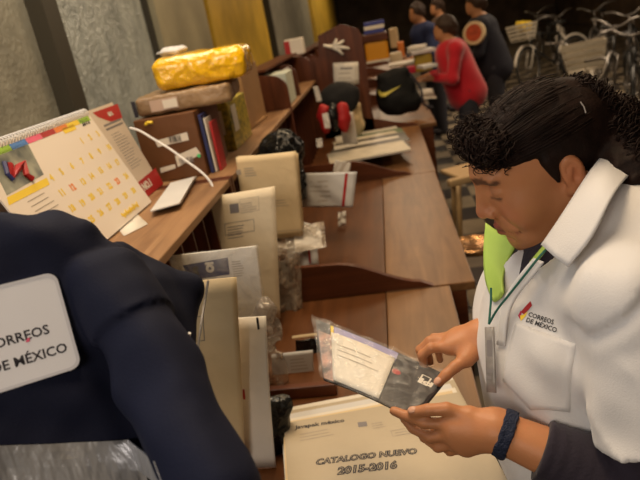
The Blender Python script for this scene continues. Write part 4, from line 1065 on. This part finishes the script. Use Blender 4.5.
b = MB(); o1 = rrect(x0, y0, x1, y1, .010); o2 = rrect(x0+.003, y0+.003, x1-.003, y1-.003, .008)
pat(.0014, o1+o2, b, [[i, (i+1) % n, (i+1) % n+n, i+n] for i in range(n)]); b.build('patch_border', mat('patch_stitching', (.60, .60, .66), .7), pt)
def jtext(t, px0, py0, px1, py1, col, name, anchor_right=True):
    a = jp(px0, py0); c = jp(px1, py1); vs, fs = text2d(t, 1, .025); w = max(p[0] for p in vs); sx = (c[0]-a[0])
    return vs, fs, w
k = jp(50, 333); a = jp(0, 349)
vs, fs = text2d('CORREOS', 1, .022); W1 = max(p[0] for p in vs); vo, _ = text2d('C', 1, .022); Wc = max(p[0] for p in vo)*1.16
sz = (k[0]-a[0])/(W1-Wc)*1.06
def place(t, xr, yb, name, m):
    vs, fs = text2d(t, 1, .020); w = max(p[0] for p in vs); b = MB(); pat(.0012, [(xr+(x-w)*sz, yb+y_*sz) for x, y_ in vs], b, fs); b.build(name, m, pt)
place('CORREOS', k[0], k[1], 'patch_lettering', M_ink)
k2 = jp(67, 348); place('DE MÉXICO', k2[0], k2[1]-.003, 'patch_lettering', M_ink)
q = jp(27.5, 342); b = MB(); pat(.0016, [(q[0]-.0015, q[1]), (q[0]+.002, q[1]), (q[0]+.003, q[1]+.004), (q[0], q[1]+.003)], b); b.build('pink_accent', M_pink, pt)
# reflective tape across the lower back
tl, tr = jp(-15, 446), jp(132, 440)
gv, gf = gridrect(0, 0, 1, 1, 24, 12); c4 = [jp(-15, 540), jp(164, 530), jp(-15, 446), jp(134, 440)]
gv = [tuple((c4[0][k]*(1-u)+c4[1][k]*u)*(1-v)+(c4[2][k]*(1-u)+c4[3][k]*u)*v for k in (0, 1)) for u, v in gv]
M_refl = mat('reflective_tape', (.55, .56, .60), .28, .3, 12, .5, 14, metal=.6, stretch=(2.5, 2.5, .5), bdist=.02)
proj_on('reflective_tape', [(gv, gf)], PO, jX, jY, M_refl, .0025, jk, jbv, .002)
# zip running down the front edge
b = MB(); zp = spline([Vector(J(*a)) for a in ((208, 281, .715), (205, 300, .710), (201, 325, .695), (198, 350, .685), (200, 375, .675), (207, 402, .66), (217, 430, .645))], 16)
for i, p in enumerate(zp[::1]): b.box(p, (.0022, .0016, .0012), (0, 20, 30))
b.tube(zp[::4], .0016, 5); b.build('zip', mat('dark_metal_zip', (.30, .28, .28), .4, metal=.6), jk)
MB().box(Vector(J(189, 337, .668)), (.003, .004, .010), (0, 20, 0)).build('zip_pull', M_wire, jk)
M_cream3 = mat('tan_cream_envelope', (.46, .38, .27), .6, .1, 5, .15, 18)
# ---------------- on the nearest desk ----------------
def flatsheet(name, label, cat, pTL, pTR, pBL, z, th, m, group=None, bend=None):
    a, b_, c = at(*pTL, 'z', z), at(*pTR, 'z', z), at(*pBL, 'z', z); s = Sheet(c, b_-a, a-c, th, bend, 10, 10)
    o = s.build(name, m); tag(o, label, cat, group); return s
for i in range(5):
    dx = (0, 3, -2, 2, 0)[i]; dy = (0, -3, -7, -11, -14)[i]
    zz_ = .845-i*.010
    labs = ['cream envelope directly beneath the large catalogue envelope', 'pale envelope second below the large catalogue envelope', 'white envelope third below the large catalogue envelope', 'cream envelope fourth below the large catalogue envelope', 'lowest pale envelope of the pile under the catalogue envelope']
    flatsheet('envelope', labs[i], 'envelope', (283+dx, 424+dy), (452+dx, 392+dy), (288, 520), zz_, .008, (M_cream, M_paper, M_bluish, M_cream3, M_paper)[i], 'pile of envelopes on the nearest desk')
ce = flatsheet('large_envelope', 'large cream envelope with a catalogue title, on top of the pile on the nearest desk', 'envelope', (284, 425), (458, 394), (292, 530), .8555, .009, M_cream3, 'pile of envelopes on the nearest desk', bend=lambda u, v: .004*math.sin(PI*u)*math.sin(PI*v))
def onpix(s, t, a, b_, bold=.02, name='printed_text', m=M_ink, off=None):
    u0, v0 = s.uv(*a); u1, v1 = s.uv(*b_); La, Lb = s.A.length, s.B.length
    dx, dy = (u1-u0)*La, (v1-v0)*Lb; vs, fs = text2d(t, 1, bold); w = max(p[0] for p in vs); k = math.hypot(dx, dy)/w; an = math.atan2(dy, dx)
    s.flat(name, m, [([(u0+(x*k*math.cos(an)-y_*k*math.sin(an))/La, v0+(x*k*math.sin(an)+y_*k*math.cos(an))/Lb) for x, y_ in vs], fs)], off=off)
onpix(ce, 'Javapak méxico', (296, 431), (345, 424), .03)
def outlined(t, a, b_):
    u0, v0 = ce.uv(*a); u1, v1 = ce.uv(*b_); La, Lb = ce.A.length, ce.B.length; dx, dy = (u1-u0)*La, (v1-v0)*Lb
    w = max(p[0] for p in text2d(t, 1, 0)[0]); k = math.hypot(dx, dy)/w; an = math.atan2(dy, dx)
    for bold, nm, m, off in ((.07, 'title_lettering', M_ink, None), (-.026, 'title_inner_fill', M_cream3, .0052)):  # dark letters, then pale print filling their insides
        vs, fs = text2d(t, 1, bold); vs = [(x+.15*y_, y_) for x, y_ in vs]
        ce.flat(nm, m, [([(u0+(x*k*math.cos(an)-y_*k*math.sin(an))/La, v0+(x*k*math.sin(an)+y_*k*math.cos(an))/Lb) for x, y_ in vs], fs)], off=off)
outlined('CATALOGO NUEVO', (316, 467.5), (417, 457)); outlined('2015-2016', (338, 477.5), (397, 471.5))
u, v = ce.uv(300, 437); ce.flat('address_lines', M_fade, lines(ce, u, v, 3, .08, .010, .0018, .3))
ce.flat('stamp_mark', M_grey, [([ce.uv(*p) for p in ((358, 425), (367, 424), (368, 429), (359, 430))], [[0, 1, 2, 3]])])
u, v = ce.uv(372, 427); ce.flat('postmark', M_fade, lines(ce, u, v, 3, .03, .008, .0018, .3))
u0, v0 = ce.uv(393, 440); u1, v1 = ce.uv(419, 429); ce.flat('stamp_frame', M_fade, ce.frame(u0, v0, u1, v1, .0012)+lines(ce, u0+.02, v0+.03, 2, .04, .008, .0018, .3))
# low cross board and post behind it
p0, p1 = at(262, 388, 'y', 1.24), at(334, 379, 'y', 1.24)
o = MB().box2((-.50, 1.225, .801), (-.215, 1.245, p0.z), bev=.002).build('divider_board', M_mah); tag(o, 'low brown board standing across the nearest desk behind the pile of envelopes', 'board')
e2 = upright('white_envelope', 'white envelope with printed lines leaning behind the low brown board', 1.345, (285, 353), (313, 350), (315, 400), M_bluish, left=.5, group='post behind the low board')
e2.flat('printed_lines', M_fade, lines(e2, .45, .85, 4, .05, .010, .002, .3))
e3 = upright('black_envelope', 'shiny black plastic envelope behind the low brown board', 1.44, (298, 340), (321, 338), (322, 395), M_blackbag, left=.1, th=.006, bend=grain(.006, 5, 2), group='post behind the low board')
e4 = upright('pale_envelope', 'pale envelope top visible behind the shiny black envelope', 1.53, (292, 336), (317, 333), (318, 385), M_cream, group='post behind the low board')
e5 = upright('clear_bag', 'crumpled cellophane bag at the slots beside the low brown board', 1.30, (262, 352), (283, 350), (292, 400), film('bag_film', (.6, .56, .5), .5), th=.006, bend=grain(.012, 7, 6), group='plastic bags in the slots', cat='bag')
cbk = np.array(at(277, 447, 'y', 1.045)); RB_ = np.array(Euler((.1, .12, .2)).to_matrix())
o = implicit('black_bag', lambda p: s_box(p, cbk, (.036, .018, .13), .012, RB_)+.009*vnoise(p*np.array([1, 1, .5]), 28, 5)+.004*vnoise(p, 60, 6), cbk-.21, cbk+.21, .005, M_blackbag, margin=.012)
tag(o, 'black plastic bag standing between the glossy white envelope and the catalogue envelope', 'bag')
# ---------------- farther desks ----------------
M_cov = [mat('magazine_cream', (.55, .48, .36), .4, .2, 12), mat('magazine_dark', (.08, .07, .06), .35, .4, 12), mat('magazine_white', (.62, .57, .48), .4, .15, 12), mat('magazine_green', (.16, .2, .12), .4, .4, 12)]
ml = ['nearest magazine of the fan on the third desk', 'dark magazine second nearest in the fan on the third desk', 'white magazine between the two dark ones in the fan', 'dark magazine in the middle of the fan', 'cream magazine just behind the middle dark one', 'greenish magazine second from the back of the fan', 'white farthest magazine of the fan, by the wooden divider']
for i in range(7):
    zz_ = .812+.012*(6-i); R_ = Euler((math.radians(0), 0, math.radians(8+4*math.sin(i*2)))).to_matrix()
    c = Vector((-.16+.035*math.sin(i*3), 3.48+i*.150, zz_+.0))
    m = thing('magazine', ml[i], 'magazine', c, 'fan of magazines on the third desk')
    MB().box(c, (.46-.02*(i % 3), .27, .009), R_).build('pages', M_paper, m)
    MB().box(c+Vector((0, 0, .0055)), (.465-.02*(i % 3), .275, .002), R_).build('cover', M_cov[(0, 1, 2, 1, 0, 3, 2)[i]], m)
# notice on the tall board
nb = Sheet(at(334, 85, 'y', 4.545), at(359, 84, 'y', 4.545)-at(334, 85, 'y', 4.545), at(333, 63, 'y', 4.545)-at(334, 85, 'y', 4.545), .001, None, 4, 4)
o = nb.build('paper_notice', M_paper); tag(o, 'white paper notice fixed to the tall brown end board', 'notice'); nb.flat('heading', M_grey, [nb.rect(.28, .70, .75, .78, 2)]); nb.flat('printed_lines', M_fade, lines(nb, .2, .5, 3, .13, .035, .006, .4))
g = MB(); gc = at(333, 47, 'y', 4.53)
for a_, l_ in ((20, .09), (-15, .12), (-45, .09), (160, .07), (55, .06)): g.tube([gc, gc+Vector((math.cos(math.radians(a_))*l_*.6, 0, math.sin(math.radians(a_))*l_*.5)), gc+Vector((math.cos(math.radians(a_))*l_, -.01, math.sin(math.radians(a_))*l_))], [.018, .013, .008], 6)
o = g.build('white_rag', M_paper, None, True); tag(o, 'white rag with splayed ends hanging on the tall brown end board', 'rag')
# black bag with a yellow tick on the fourth desk
kc = np.array(at(396, 92, 'y', 4.86)); 
def kb_(p):
    q = p-kc; d = s_ell(q, (0, 0, -.01), (.155, .075, .17)); d = smin(d, s_ell(q, (.03, 0, -.09), (.17, .085, .09)), .06); d = smin(d, s_cap(q, (-.10, 0, .13), (.09, 0, .15), .03), .04)
    return smax(d, -.17-q[:, 2], .01)+.010*vnoise(p, 14, 3)
bp_ = thing('drawstring_bag', 'black drawstring bag with a yellow tick mark, standing on the fourth desk', 'bag', kc)
kz = .802-(kc[2]-.17)
kc[2] += max(0, kz)
bo = implicit('bag_body', kb_, kc-.26, kc+.24, .010, mat('black_nylon', (.005, .005, .005), .7, 0, 1, .3, 60, spec=.2), bp_, margin=.01)
bbv = bvh_of(bo)
sw = [(1.5*a, 1.5*b) for a, b in [(-.05, .030), (-.052, .005), (-.040, -.010), (-.02, -.010), (.07, .028), (-.012, .010), (-.032, .010), (-.042, .018)]]
S0 = at(389, 95, 'y', 4.7); proj_on('tick_mark', [([(a, b) for a, b in sw], [[0, 1, 7], [1, 2, 7], [7, 2, 6], [2, 3, 6], [6, 3, 5], [3, 4, 5]])], S0, (1, 0, .05), (0, 0, 1), mat('yellow_print', (.70, .60, .12), .5), .016, bp_, bbv)
MB().tube(spline([Vector(kc)+Vector(v) for v in ((.12, 0, .13), (.19, -.02, .0), (.20, -.04, -.12), (.26, -.03, -.155), (.22, -.02, -.16))]), .010, 6).build('strap', M_ink, bp_)
# black cloth hanging at the slots behind the red bundle
bc = np.array(at(340, 98, 'y', 4.2)); o = implicit('black_cloth', lambda p: s_ell(p, bc, (.14, .05, .11))+.012*vnoise(p, 16, 3), bc-.22, bc+.22, .010, mat('black_cloth', (.015, .014, .014), .8), margin=.012); tag(o, 'black cloth hanging under the white notice', 'cloth')
bc2 = np.array(at(357, 118, 'y', 4.35)); o = implicit('beige_cloth', lambda p: s_ell(p, bc2, (.05, .045, .13))+.014*vnoise(p, 20, 4), bc2-.2, bc2+.2, .009, M_cream, margin=.014); tag(o, 'crumpled beige cloth hanging left of the magazines', 'cloth')
o = MB().box2((at(262, 78, 'y', 3.4).x, 3.30, 1.251), (at(262, 78, 'y', 3.4).x+.15, 3.55, 1.42), bev=.004).build('white_carton', mat('mint_white_card', (.55, .58, .48), .5)); tag(o, 'mint-white carton standing on the third desk shelf', 'box')
wb = Sheet((-.600, 3.685, 1.265), (.055, 0, .02), (-.01, 0, .05), .001, None, 2, 2)
for i, (dx, dz, an) in enumerate(((0, .03, .3), (.045, .045, -.3), (.03, -.02, .2))):
    c = Vector((-.60+dx-.03, 3.683, 1.36+dz)); o = MB().box(c, (.055, .002, .028), (0, math.degrees(an), 0)).build('sticker', M_paper); tag(o, ('white sticker at the left on the shelf partition', 'white sticker at the top right on the shelf partition', 'lowest white sticker on the shelf partition')[i], 'sticker', 'stickers on the shelf partition')
hz_ = ZS
c = at(299, 36, 'y', 4.9); c.z = 1.432+.0605; c.x = -.665; o = thing('cup', 'white and red carton cup on top of the wooden hutch', 'cup', c)
MB().box2((c.x-.07, 4.83, c.z-.06), (c.x+.07, 4.97, c.z+.06), bev=.006).build('carton', M_paper, o); MB().box2((c.x-.072, 4.825, c.z-.06), (c.x-.03, 4.83, c.z+.05)).build('red_panel', M_red, o)
# clutter of the desks beyond
def small(name, label, cat, px, py, yy, w, dpt, h, m, group=None, rz=0):
    c = at(px, py, 'y', yy); o = MB().box(c, (w, dpt, h), (0, 0, rz), bev=min(w, h)*.12).build(name, m); tag(o, label, cat, group); return o
for i in range(3): small('folded_cloth', ('lowest blue and white folded cloth on the far hutch', 'middle blue and white folded cloth on the far hutch', 'topmost blue and white folded cloth on the far hutch')[i], 'cloth', 374, 31-i*4, 6.1, .19, .25, .032, (mat('blue_cloth', (.06, .07, .26), .8), M_paper, mat('blue_cloth', (.06, .07, .26), .8))[i], 'folded cloths')
small('brown_shelf_box', 'dark brown box under the folded blue and white cloths', 'box', 375, 37, 6.1, .24, .25, .07, M_mah)
small('orange_folder', 'orange folder standing below the blue and white cloths', 'folder', 377, 51, 6.0, .22, .02, .19, mat('orange_card', (.60, .27, .02), .5))
small('white_papers', 'white papers edge under the orange folder', 'papers', 378, 61, 5.98, .22, .02, .02, M_paper)
small('orange_box', 'small orange box on the far desk near the person in navy', 'box', 401, 49, 7.2, .07, .1, .16, M_orange)
small('cream_carton', 'cream carton left of the small orange box', 'box', 394, 38, 7.4, .10, .1, .22, M_cream)
small('cream_carton', 'low cream carton in front of the small orange box', 'box', 396, 57, 6.9, .13, .1, .10, M_cream2)
small('yellow_bin', 'olive yellow bin holding white papers on the far desk', 'bin', 423, 62, 6.3, .17, .16, .17, mat('olive_yellow', (.33, .24, .03), .4))
small('paper_pile', 'white paper pile on top of the olive yellow bin', 'papers', 421, 51, 6.3, .24, .22, .035, M_bluish, rz=10)
small('paper_pile', 'second white paper pile tilted above the olive yellow bin', 'papers', 417, 47, 6.35, .16, .18, .03, M_paper, rz=-15)
small('white_papers', 'white papers lying on the far desk left of the bin', 'papers', 402, 63, 6.6, .28, .3, .02, M_paper)
small('red_cloth', 'dark red cloth lying on the desk beside the black drawstring bag', 'cloth', 408, 70, 5.9, .14, .12, .06, mat('crimson_cloth', (.35, .01, .03), .7))
small('paper_pile', 'white papers under the hands of the person in red', 'papers', 427, 66, 5.75, .14, .16, .03, M_bluish, rz=20)
flatsheet('paper_sheet', 'white paper lying on the fourth desk corner', 'papers', (418, 89), (432, 88), (421, 99), .803, .002, M_paper)
# ---------------- people far off ----------------
M_face = mat('brown_skin', (.40, .19, .09), .5)
M_hairb = mat('dark_brown_hair', (.035, .018, .010), .55, 0, 1, .5, 50)
def figure(label, x, y_, face, hz, shirt, trousers, reach=(.35, .8), hairlen=.1, name='person', sc=1.0, leanf=.10):
    """standing figure; face = heading in degrees (0 = +x)"""
    a = math.radians(face); fx = np.array([math.cos(a), math.sin(a), 0]); lf = np.array([-fx[1], fx[0], 0]); B0 = np.array([x, y_, 0.])
    def g(f_, l_, z): return B0+fx*f_+lf*l_+zz*(z*hz/1.55)
    t = thing(name, label, 'person', (x, y_, 0))
    hc = g(leanf+.05, 0, 1.43); nk = g(leanf, 0, 1.29); hd = np.stack([fx, lf, zz], 1)
    arms = [(g(leanf-.02, s*.17, 1.24), g(leanf+.03, s*.23, .98), g(reach[0], s*.12, reach[1]*1.2)) for s in (-1, 1)]
    def bd(p):
        d = s_ell(p, hc, (.09, .073, .11), hd); d = smin(d, s_ell(p, hc+fx*.08-zz*.01, (.022, .014, .02), hd), .015)
        d = smin(d, s_ell(p, hc+fx*.05-zz*.06, (.045, .05, .045), hd), .03); d = smin(d, s_cap(p, hc-zz*.05, nk, .05, .05), .03)
        d = smin(d, s_cap(p, nk-zz*.06, g(0, 0, .92), .11, .12), .05)
        for s_, e_, w_ in arms:
            d = smin(d, smin(s_cap(p, s_, e_, .045, .036), s_cap(p, e_, w_, .036, .024), .02), .03); d = smin(d, s_cap(p, w_, w_+fx*.07-zz*.01, .026, .022), .02)
            for k in (-.03, -.01, .01, .03): d = smin(d, s_cap(p, w_+fx*.07+lf*k, w_+fx*.14+lf*k*1.2-zz*.02, .011, .009), .006)
        for s in (-1, 1): d = smin(d, smin(s_cap(p, g(0, s*.09, .85), g(.02, s*.09, .46), .08, .055), s_cap(p, g(.02, s*.09, .46), g(-.01, s*.09, .08), .055, .04), .02), .04)
        return d
    lo, hi = B0+V3(-.6, -.6, .03), B0+V3(.6, .6, 1.75); implicit('body', bd, lo, hi, .014, M_face, t)
    def st(p):
        d = s_cap(p, nk-zz*.12, g(0, 0, .80), .165, .19); d = smin(d, s_cap(p, arms[0][0], arms[1][0], .075), .06)
        for s_, e_, w_ in arms: d = smin(d, smin(s_cap(p, s_, e_, .065, .055), s_cap(p, e_, w_-fx*.03, .055, .042), .02), .03)
        return smax(d, -s_cap(p, nk, nk+zz*.1, .06), .01)+.008*vnoise(p, 9, 4)
    implicit('top', st, lo, hi, .014, shirt, t, margin=.01)
    def tr(p):
        d = s_cap(p, g(0, 0, .86), g(0, 0, .80), .145)
        for s in (-1, 1): d = smin(d, s_cap(p, g(0, s*.09, .82), g(0, s*.09, .06), .10, .065), .04)
        return d
    implicit('trousers', tr, lo, hi, .018, trousers, t)
    def hr(p):
        d = s_ell(p, hc-fx*.015+zz*.025, (.103, .088, .105), hd); d = smin(d, s_cap(p, hc-fx*.07, hc-fx*.08-zz*hairlen, .06, .04), .03)
        d = smax(d, -s_ell(p, hc+fx*.09-zz*.035, (.09, .075, .085), hd), .015); return d+.012*vnoise(p, 26, 3)
    implicit('hair', hr, hc-.28, hc+.22, .010, M_hairb, t, margin=.012)
    for s in (-1, 1): MB().ell(g(.04, s*.09, .045), (.12, .05, .045), 12, 0, Matrix(hd.tolist())).build('shoe', M_ink, t, True)
    return t
M_redtop = mat('red_sweater', (.50, .008, .02), .8, .15, 8, sheen=.3); M_navy = mat('navy_shirt', (.02, .03, .09), .7); M_blk = mat('black_top', (.012, .012, .02), .8); M_brn = mat('brown_top', (.10, .06, .04), .8)
figure('person in a red sweater working at a far desk', .74, 5.95, 178, 1.50, M_redtop, M_trs, (.32, .84), .10)
t = figure('person in black with a round orange patch, standing behind the one in red', 1.16, 6.8, 165, 1.66, M_blk, M_trs, (.25, .8), .05)
R_ = Euler((math.radians(80), 0, math.radians(-30))).to_matrix(); c = at(474, 33, 'y', 6.52)
MB().lathe([(0, .012), (.085, .012), (.095, .004), (.095, -.03), (0, -.03)], c, 20, 0, R_).build('round_orange_patch', mat('orange_patch', (.55, .09, .03), .6, .5, 25), t)
MB().lathe([(.085, .012), (.115, .012), (.115, -.03), (.095, -.03)], c, 20, 0, R_).build('pale_patch_rim', M_cream, t)
figure('person in a navy shirt with dark hair near the far end of the desks', .62, 8.0, 200, 1.66, M_navy, M_trs, (.3, .8), .0)
figure('person in brown seen between the person in red and the far wall', 1.02, 9.6, 190, 1.66, M_brn, M_trs, (.3, .8), .08)
# ---------------- bicycles ----------------
M_tyre = mat('tyre_rubber', (.015, .015, .015), .7); M_steel = mat('dull_steel', (.24, .22, .20), .42, metal=.8); M_bwhite = mat('cream_enamel', (.55, .50, .42), .35); M_bk = mat('black_enamel', (.02, .02, .02), .3); M_crate = mat('pale_crate', (.50, .44, .34), .6, .25, 8)
def bicycle(label, x, y_, head, frame, basket=True, lean=6, turn=0, fend=None):
    t = thing('bicycle', label, 'bicycle', (x, y_, 0), 'parked bicycles')
    mtx = Matrix.Translation((x, y_, 0)) @ Euler((math.radians(lean), 0, math.radians(head))).to_matrix().to_4x4()
    kids = []
    def put(mb, name, m, smooth=True):
        mb.v = [tuple(mtx @ Vector(v)) for v in mb.v]; return mb.build(name, m, t, smooth)
    ts = math.radians(turn)
    def steer(v): v = Vector(v)-Vector((.40, 0, 0)); return Vector((v.x*math.cos(ts)-v.y*math.sin(ts), v.x*math.sin(ts)+v.y*math.cos(ts), v.z))+Vector((.40, 0, 0))
    for cx, st in ((-.52, False), (.54, True)):
        f_ = steer if st else Vector
        put(MB().tube([f_((cx+.325*math.cos(2*PI*k/28), 0, .34+.325*math.sin(2*PI*k/28))) for k in range(28)], .019, 6, closed=True), 'tyre', M_tyre)
        mb = MB().tube([f_((cx+.30*math.cos(2*PI*k/28), 0, .34+.30*math.sin(2*PI*k/28))) for k in range(28)], .009, 5, closed=True)
        for k in range(20):
            a = 2*PI*k/20; mb.tube([f_((cx, .02*(-1)**k, .34)), f_((cx+.30*math.cos(a), 0, .34+.30*math.sin(a)))], .0018, 3)
        mb.tube([f_((cx, -.045, .34)), f_((cx, .045, .34))], .018, 8); put(mb, 'wheel', M_steel)
        mb = MB()
        arc = [f_((cx+.365*math.cos(math.radians(a)), 0, .34+.365*math.sin(math.radians(a)))) for a in (range(20, 175, 12) if not st else range(10, 150, 12))]
        mb.tube(arc, .022, 6); put(mb, 'mudguard', fend or frame)
    mb = MB(); BB = (-.08, 0, .30); ST = (-.22, 0, .78); HT, HB = (.34, 0, .86), (.40, 0, .66)
    for a, b in ((BB, ST), (ST, HT), (BB, HB)): mb.tube([a, b], .017, 8)
    mb.tube([HT, HB], .020, 8)
    for s in (-.05, .05): mb.tube([(BB[0], s*.6, BB[2]), (-.52, s, .34)], .010, 6); mb.tube([(ST[0], s*.4, ST[2]-.03), (-.52, s, .34)], .009, 6)
    put(mb, 'frame', frame)
    mb = MB()
    for s in (-.05, .05): mb.tube([steer((.405, s, .66)), steer((.43, s, .58)), steer((.54, s, .34))], .011, 6)
    mb.tube([steer((.405, -.05, .66)), steer((.405, .05, .66))], .013, 6); put(mb, 'fork', fend or frame)
    mb = MB(); mb.tube([steer((.34, 0, .86)), steer((.32, 0, .98))], .012, 6)
    mb.tube(spline([steer(v) for v in ((.10, -.30, 1.06), (.24, -.30, 1.07), (.36, -.18, 1.06), (.38, -.06, .99), (.33, 0, .98), (.38, .06, .99), (.36, .18, 1.06), (.24, .30, 1.07), (.10, .30, 1.06))], 4), .011, 6); hb = put(mb, 'handlebar', M_steel)
    put(MB().tube([(-.22, 0, .78), (-.25, 0, .92)], .012, 6), 'seat_post', M_steel)
    put(MB().ell((-.28, 0, .945), (.12, .075, .03), 12).ell((-.18, 0, .945), (.11, .03, .022), 10), 'saddle', M_bk)
    mb = MB().tube([(-.08, -.07, .30), (-.08, .07, .30)], .02, 8).tube([(-.08, .07, .30), (-.02, .07, .15), (-.02, .13, .15)], .009, 5).tube([(-.08, -.07, .30), (-.14, -.07, .45), (-.14, -.13, .45)], .009, 5); put(mb, 'cranks', M_steel)
    if basket:
        mb = MB(); w0, w1, d0, h0 = .15, .19, .13, .24; cx, cz = .60, .80
        def cor(s, q, k): w = w0+(w1-w0)*k; dd = .10+.04*k; return Vector((cx+s*dd, q*w, cz+h0*k))
        for k in range(5):
            kk = k/4; P4 = [steer(cor(s, q, kk)) for s, q in ((-1, -1), (1, -1), (1, 1), (-1, 1))]
            for i in range(4):
                a, b = P4[i], P4[(i+1) % 4]; dn = Vector((0, 0, -.038 if k else -.012)); nn = (b-a).cross(dn).normalized()*.004
                mb.add([a+nn, b+nn, b+dn+nn, a+dn+nn, a-nn, b-nn, b+dn-nn, a+dn-nn], [(0, 1, 2, 3), (7, 6, 5, 4), (0, 4, 5, 1), (3, 2, 6, 7), (0, 3, 7, 4), (1, 5, 6, 2)])
        for s, q in ((-1, -1), (1, -1), (1, 1), (-1, 1), (1, 0)): mb.tube([steer(cor(s, q, 0)), steer(cor(s, q, 1))], .008, 5)
        b4 = [steer(cor(s, q, 0)) for s, q in ((-1, -1), (1, -1), (1, 1), (-1, 1))]; mb.add(b4+[v-Vector((0, 0, .01)) for v in b4], [(0, 1, 2, 3), (7, 6, 5, 4)]+[(i, i+4, (i+1) % 4+4, (i+1) % 4) for i in range(4)])
        put(mb, 'basket', M_crate, False)
    return t
def axy(px, py, z): p = at(px, py, 'z', z); return p.x, p.y
bxA = axy(590, 55, .92); bxB = axy(523, 32, .92)
def place_b(label, tgt, head, *a, **k):
    h = math.radians(head); bicycle(label, tgt[0]-.60*math.cos(h), tgt[1]-.60*math.sin(h), head, *a, **k)
place_b('white-forked bicycle with a pale front basket, right above the reading woman', bxA, -112, M_bwhite, True, 5, 8, M_bwhite)
place_b('bicycle with a pale basket just right of the person in black', bxB, -150, M_bk, True, 5, 15, M_bwhite)
place_b('dark bicycle at the right edge, above the ponytail', axy(645, 42, .92), -105, M_bk, False, 5, -10)
place_b('steel-coloured bicycle at the right edge nearest the ponytail', axy(634, 92, .92), -75, M_steel, False, 7, 20, M_steel)
place_b('dark bicycle without basket between the white-forked one and the nearest steel-coloured one', axy(612, 34, .92), -100, M_bk, False, -4, -20, M_steel)
place_b('cream bicycle in the back row, between the two pale baskets', axy(560, 21, .92), -110, M_bwhite, False, 4, 20, M_bwhite)
place_b('far bicycle behind the white-forked one', axy(596, 15, .92), -120, M_steel, False, 5, 0)
place_b('far dark bicycle at the right of the back row', axy(634, 20, .92), -115, M_bk, False, 5, 0)
place_b('dark bicycle farthest back, above the round orange patch', axy(536, 17, .92), -125, M_bk, False, 5, 0, M_steel)
o = MB().box((bxB[0]+.02, bxB[1]+.02, 1.0), (.22, .16, .16), (0, 10, 30), bev=.02).build('yellow_parcel', M_ylw); tag(o, 'small yellow parcel in the basket right of the person in black', 'parcel')
for i, (za, lab) in enumerate(((1.55, 'lowest dark pipe along the right wall'), (1.75, 'middle dark pipe along the right wall'), (1.95, 'top dark pipe along the right wall'))):
    o = MB().tube([(1.2, 12.5, za+.3), (6.8, 9.5, za+.2)], .03, 6).build('pipe', M_steel, None, True); tag(o, lab, 'pipe', 'pipes over the bicycles')
# ---------------- stool and chair in the aisle ----------------
sx, sy = axy(474, 243, .5); t = thing('stool', 'round copper-topped metal stool behind the bare desk corner, left of the woman', 'stool', (sx, sy, 0))
M_cop = mat('copper', (.75, .42, .20), .25, .5, 18, .6, 25, metal=.9)
MB().lathe([(0, .495), (.09, .495), (.105, .505), (.118, .50), (.118, .475), (.10, .47), (0, .47)], (sx, sy, 0), 28).build('seat', M_cop, t, True)
for k in range(4):
    a = PI/4+k*PI/2; MB().tube([(sx+.08*math.cos(a), sy+.08*math.sin(a), .475), (sx+.14*math.cos(a), sy+.14*math.sin(a), 0)], .011, 8).build('leg', M_steel, t, True)
MB().tube([(sx+.115*math.cos(2*PI*k/20), sy+.115*math.sin(2*PI*k/20), .2) for k in range(20)], .006, 6, closed=True).build('foot_ring', M_steel, t, True)
cx, cy = axy(478, 176, .62); t = thing('wooden_stool', 'pale wooden stool in the aisle behind the fringe of the woman', 'stool', (cx, cy, 0))
MB().box((cx, cy, .62), (.40, .05, .045), (0, 0, 22), bev=.012).build('rail', mat('pale_wood', (.45, .30, .15), .5), t)
MB().box((cx+.02, cy+.20, .60), (.34, .34, .03), (0, 0, 22), bev=.01).build('seat', mat('pale_wood', (.45, .30, .15), .5), t)
for s, q in ((-1, -1), (1, -1), (1, 1), (-1, 1)): MB().tube([(cx+.02+s*.13, cy+.2+q*.13, .59), (cx+.02+s*.17, cy+.2+q*.17, 0)], .016, 8).build('leg', mat('pale_wood', (.45, .30, .15), .5), t, True)
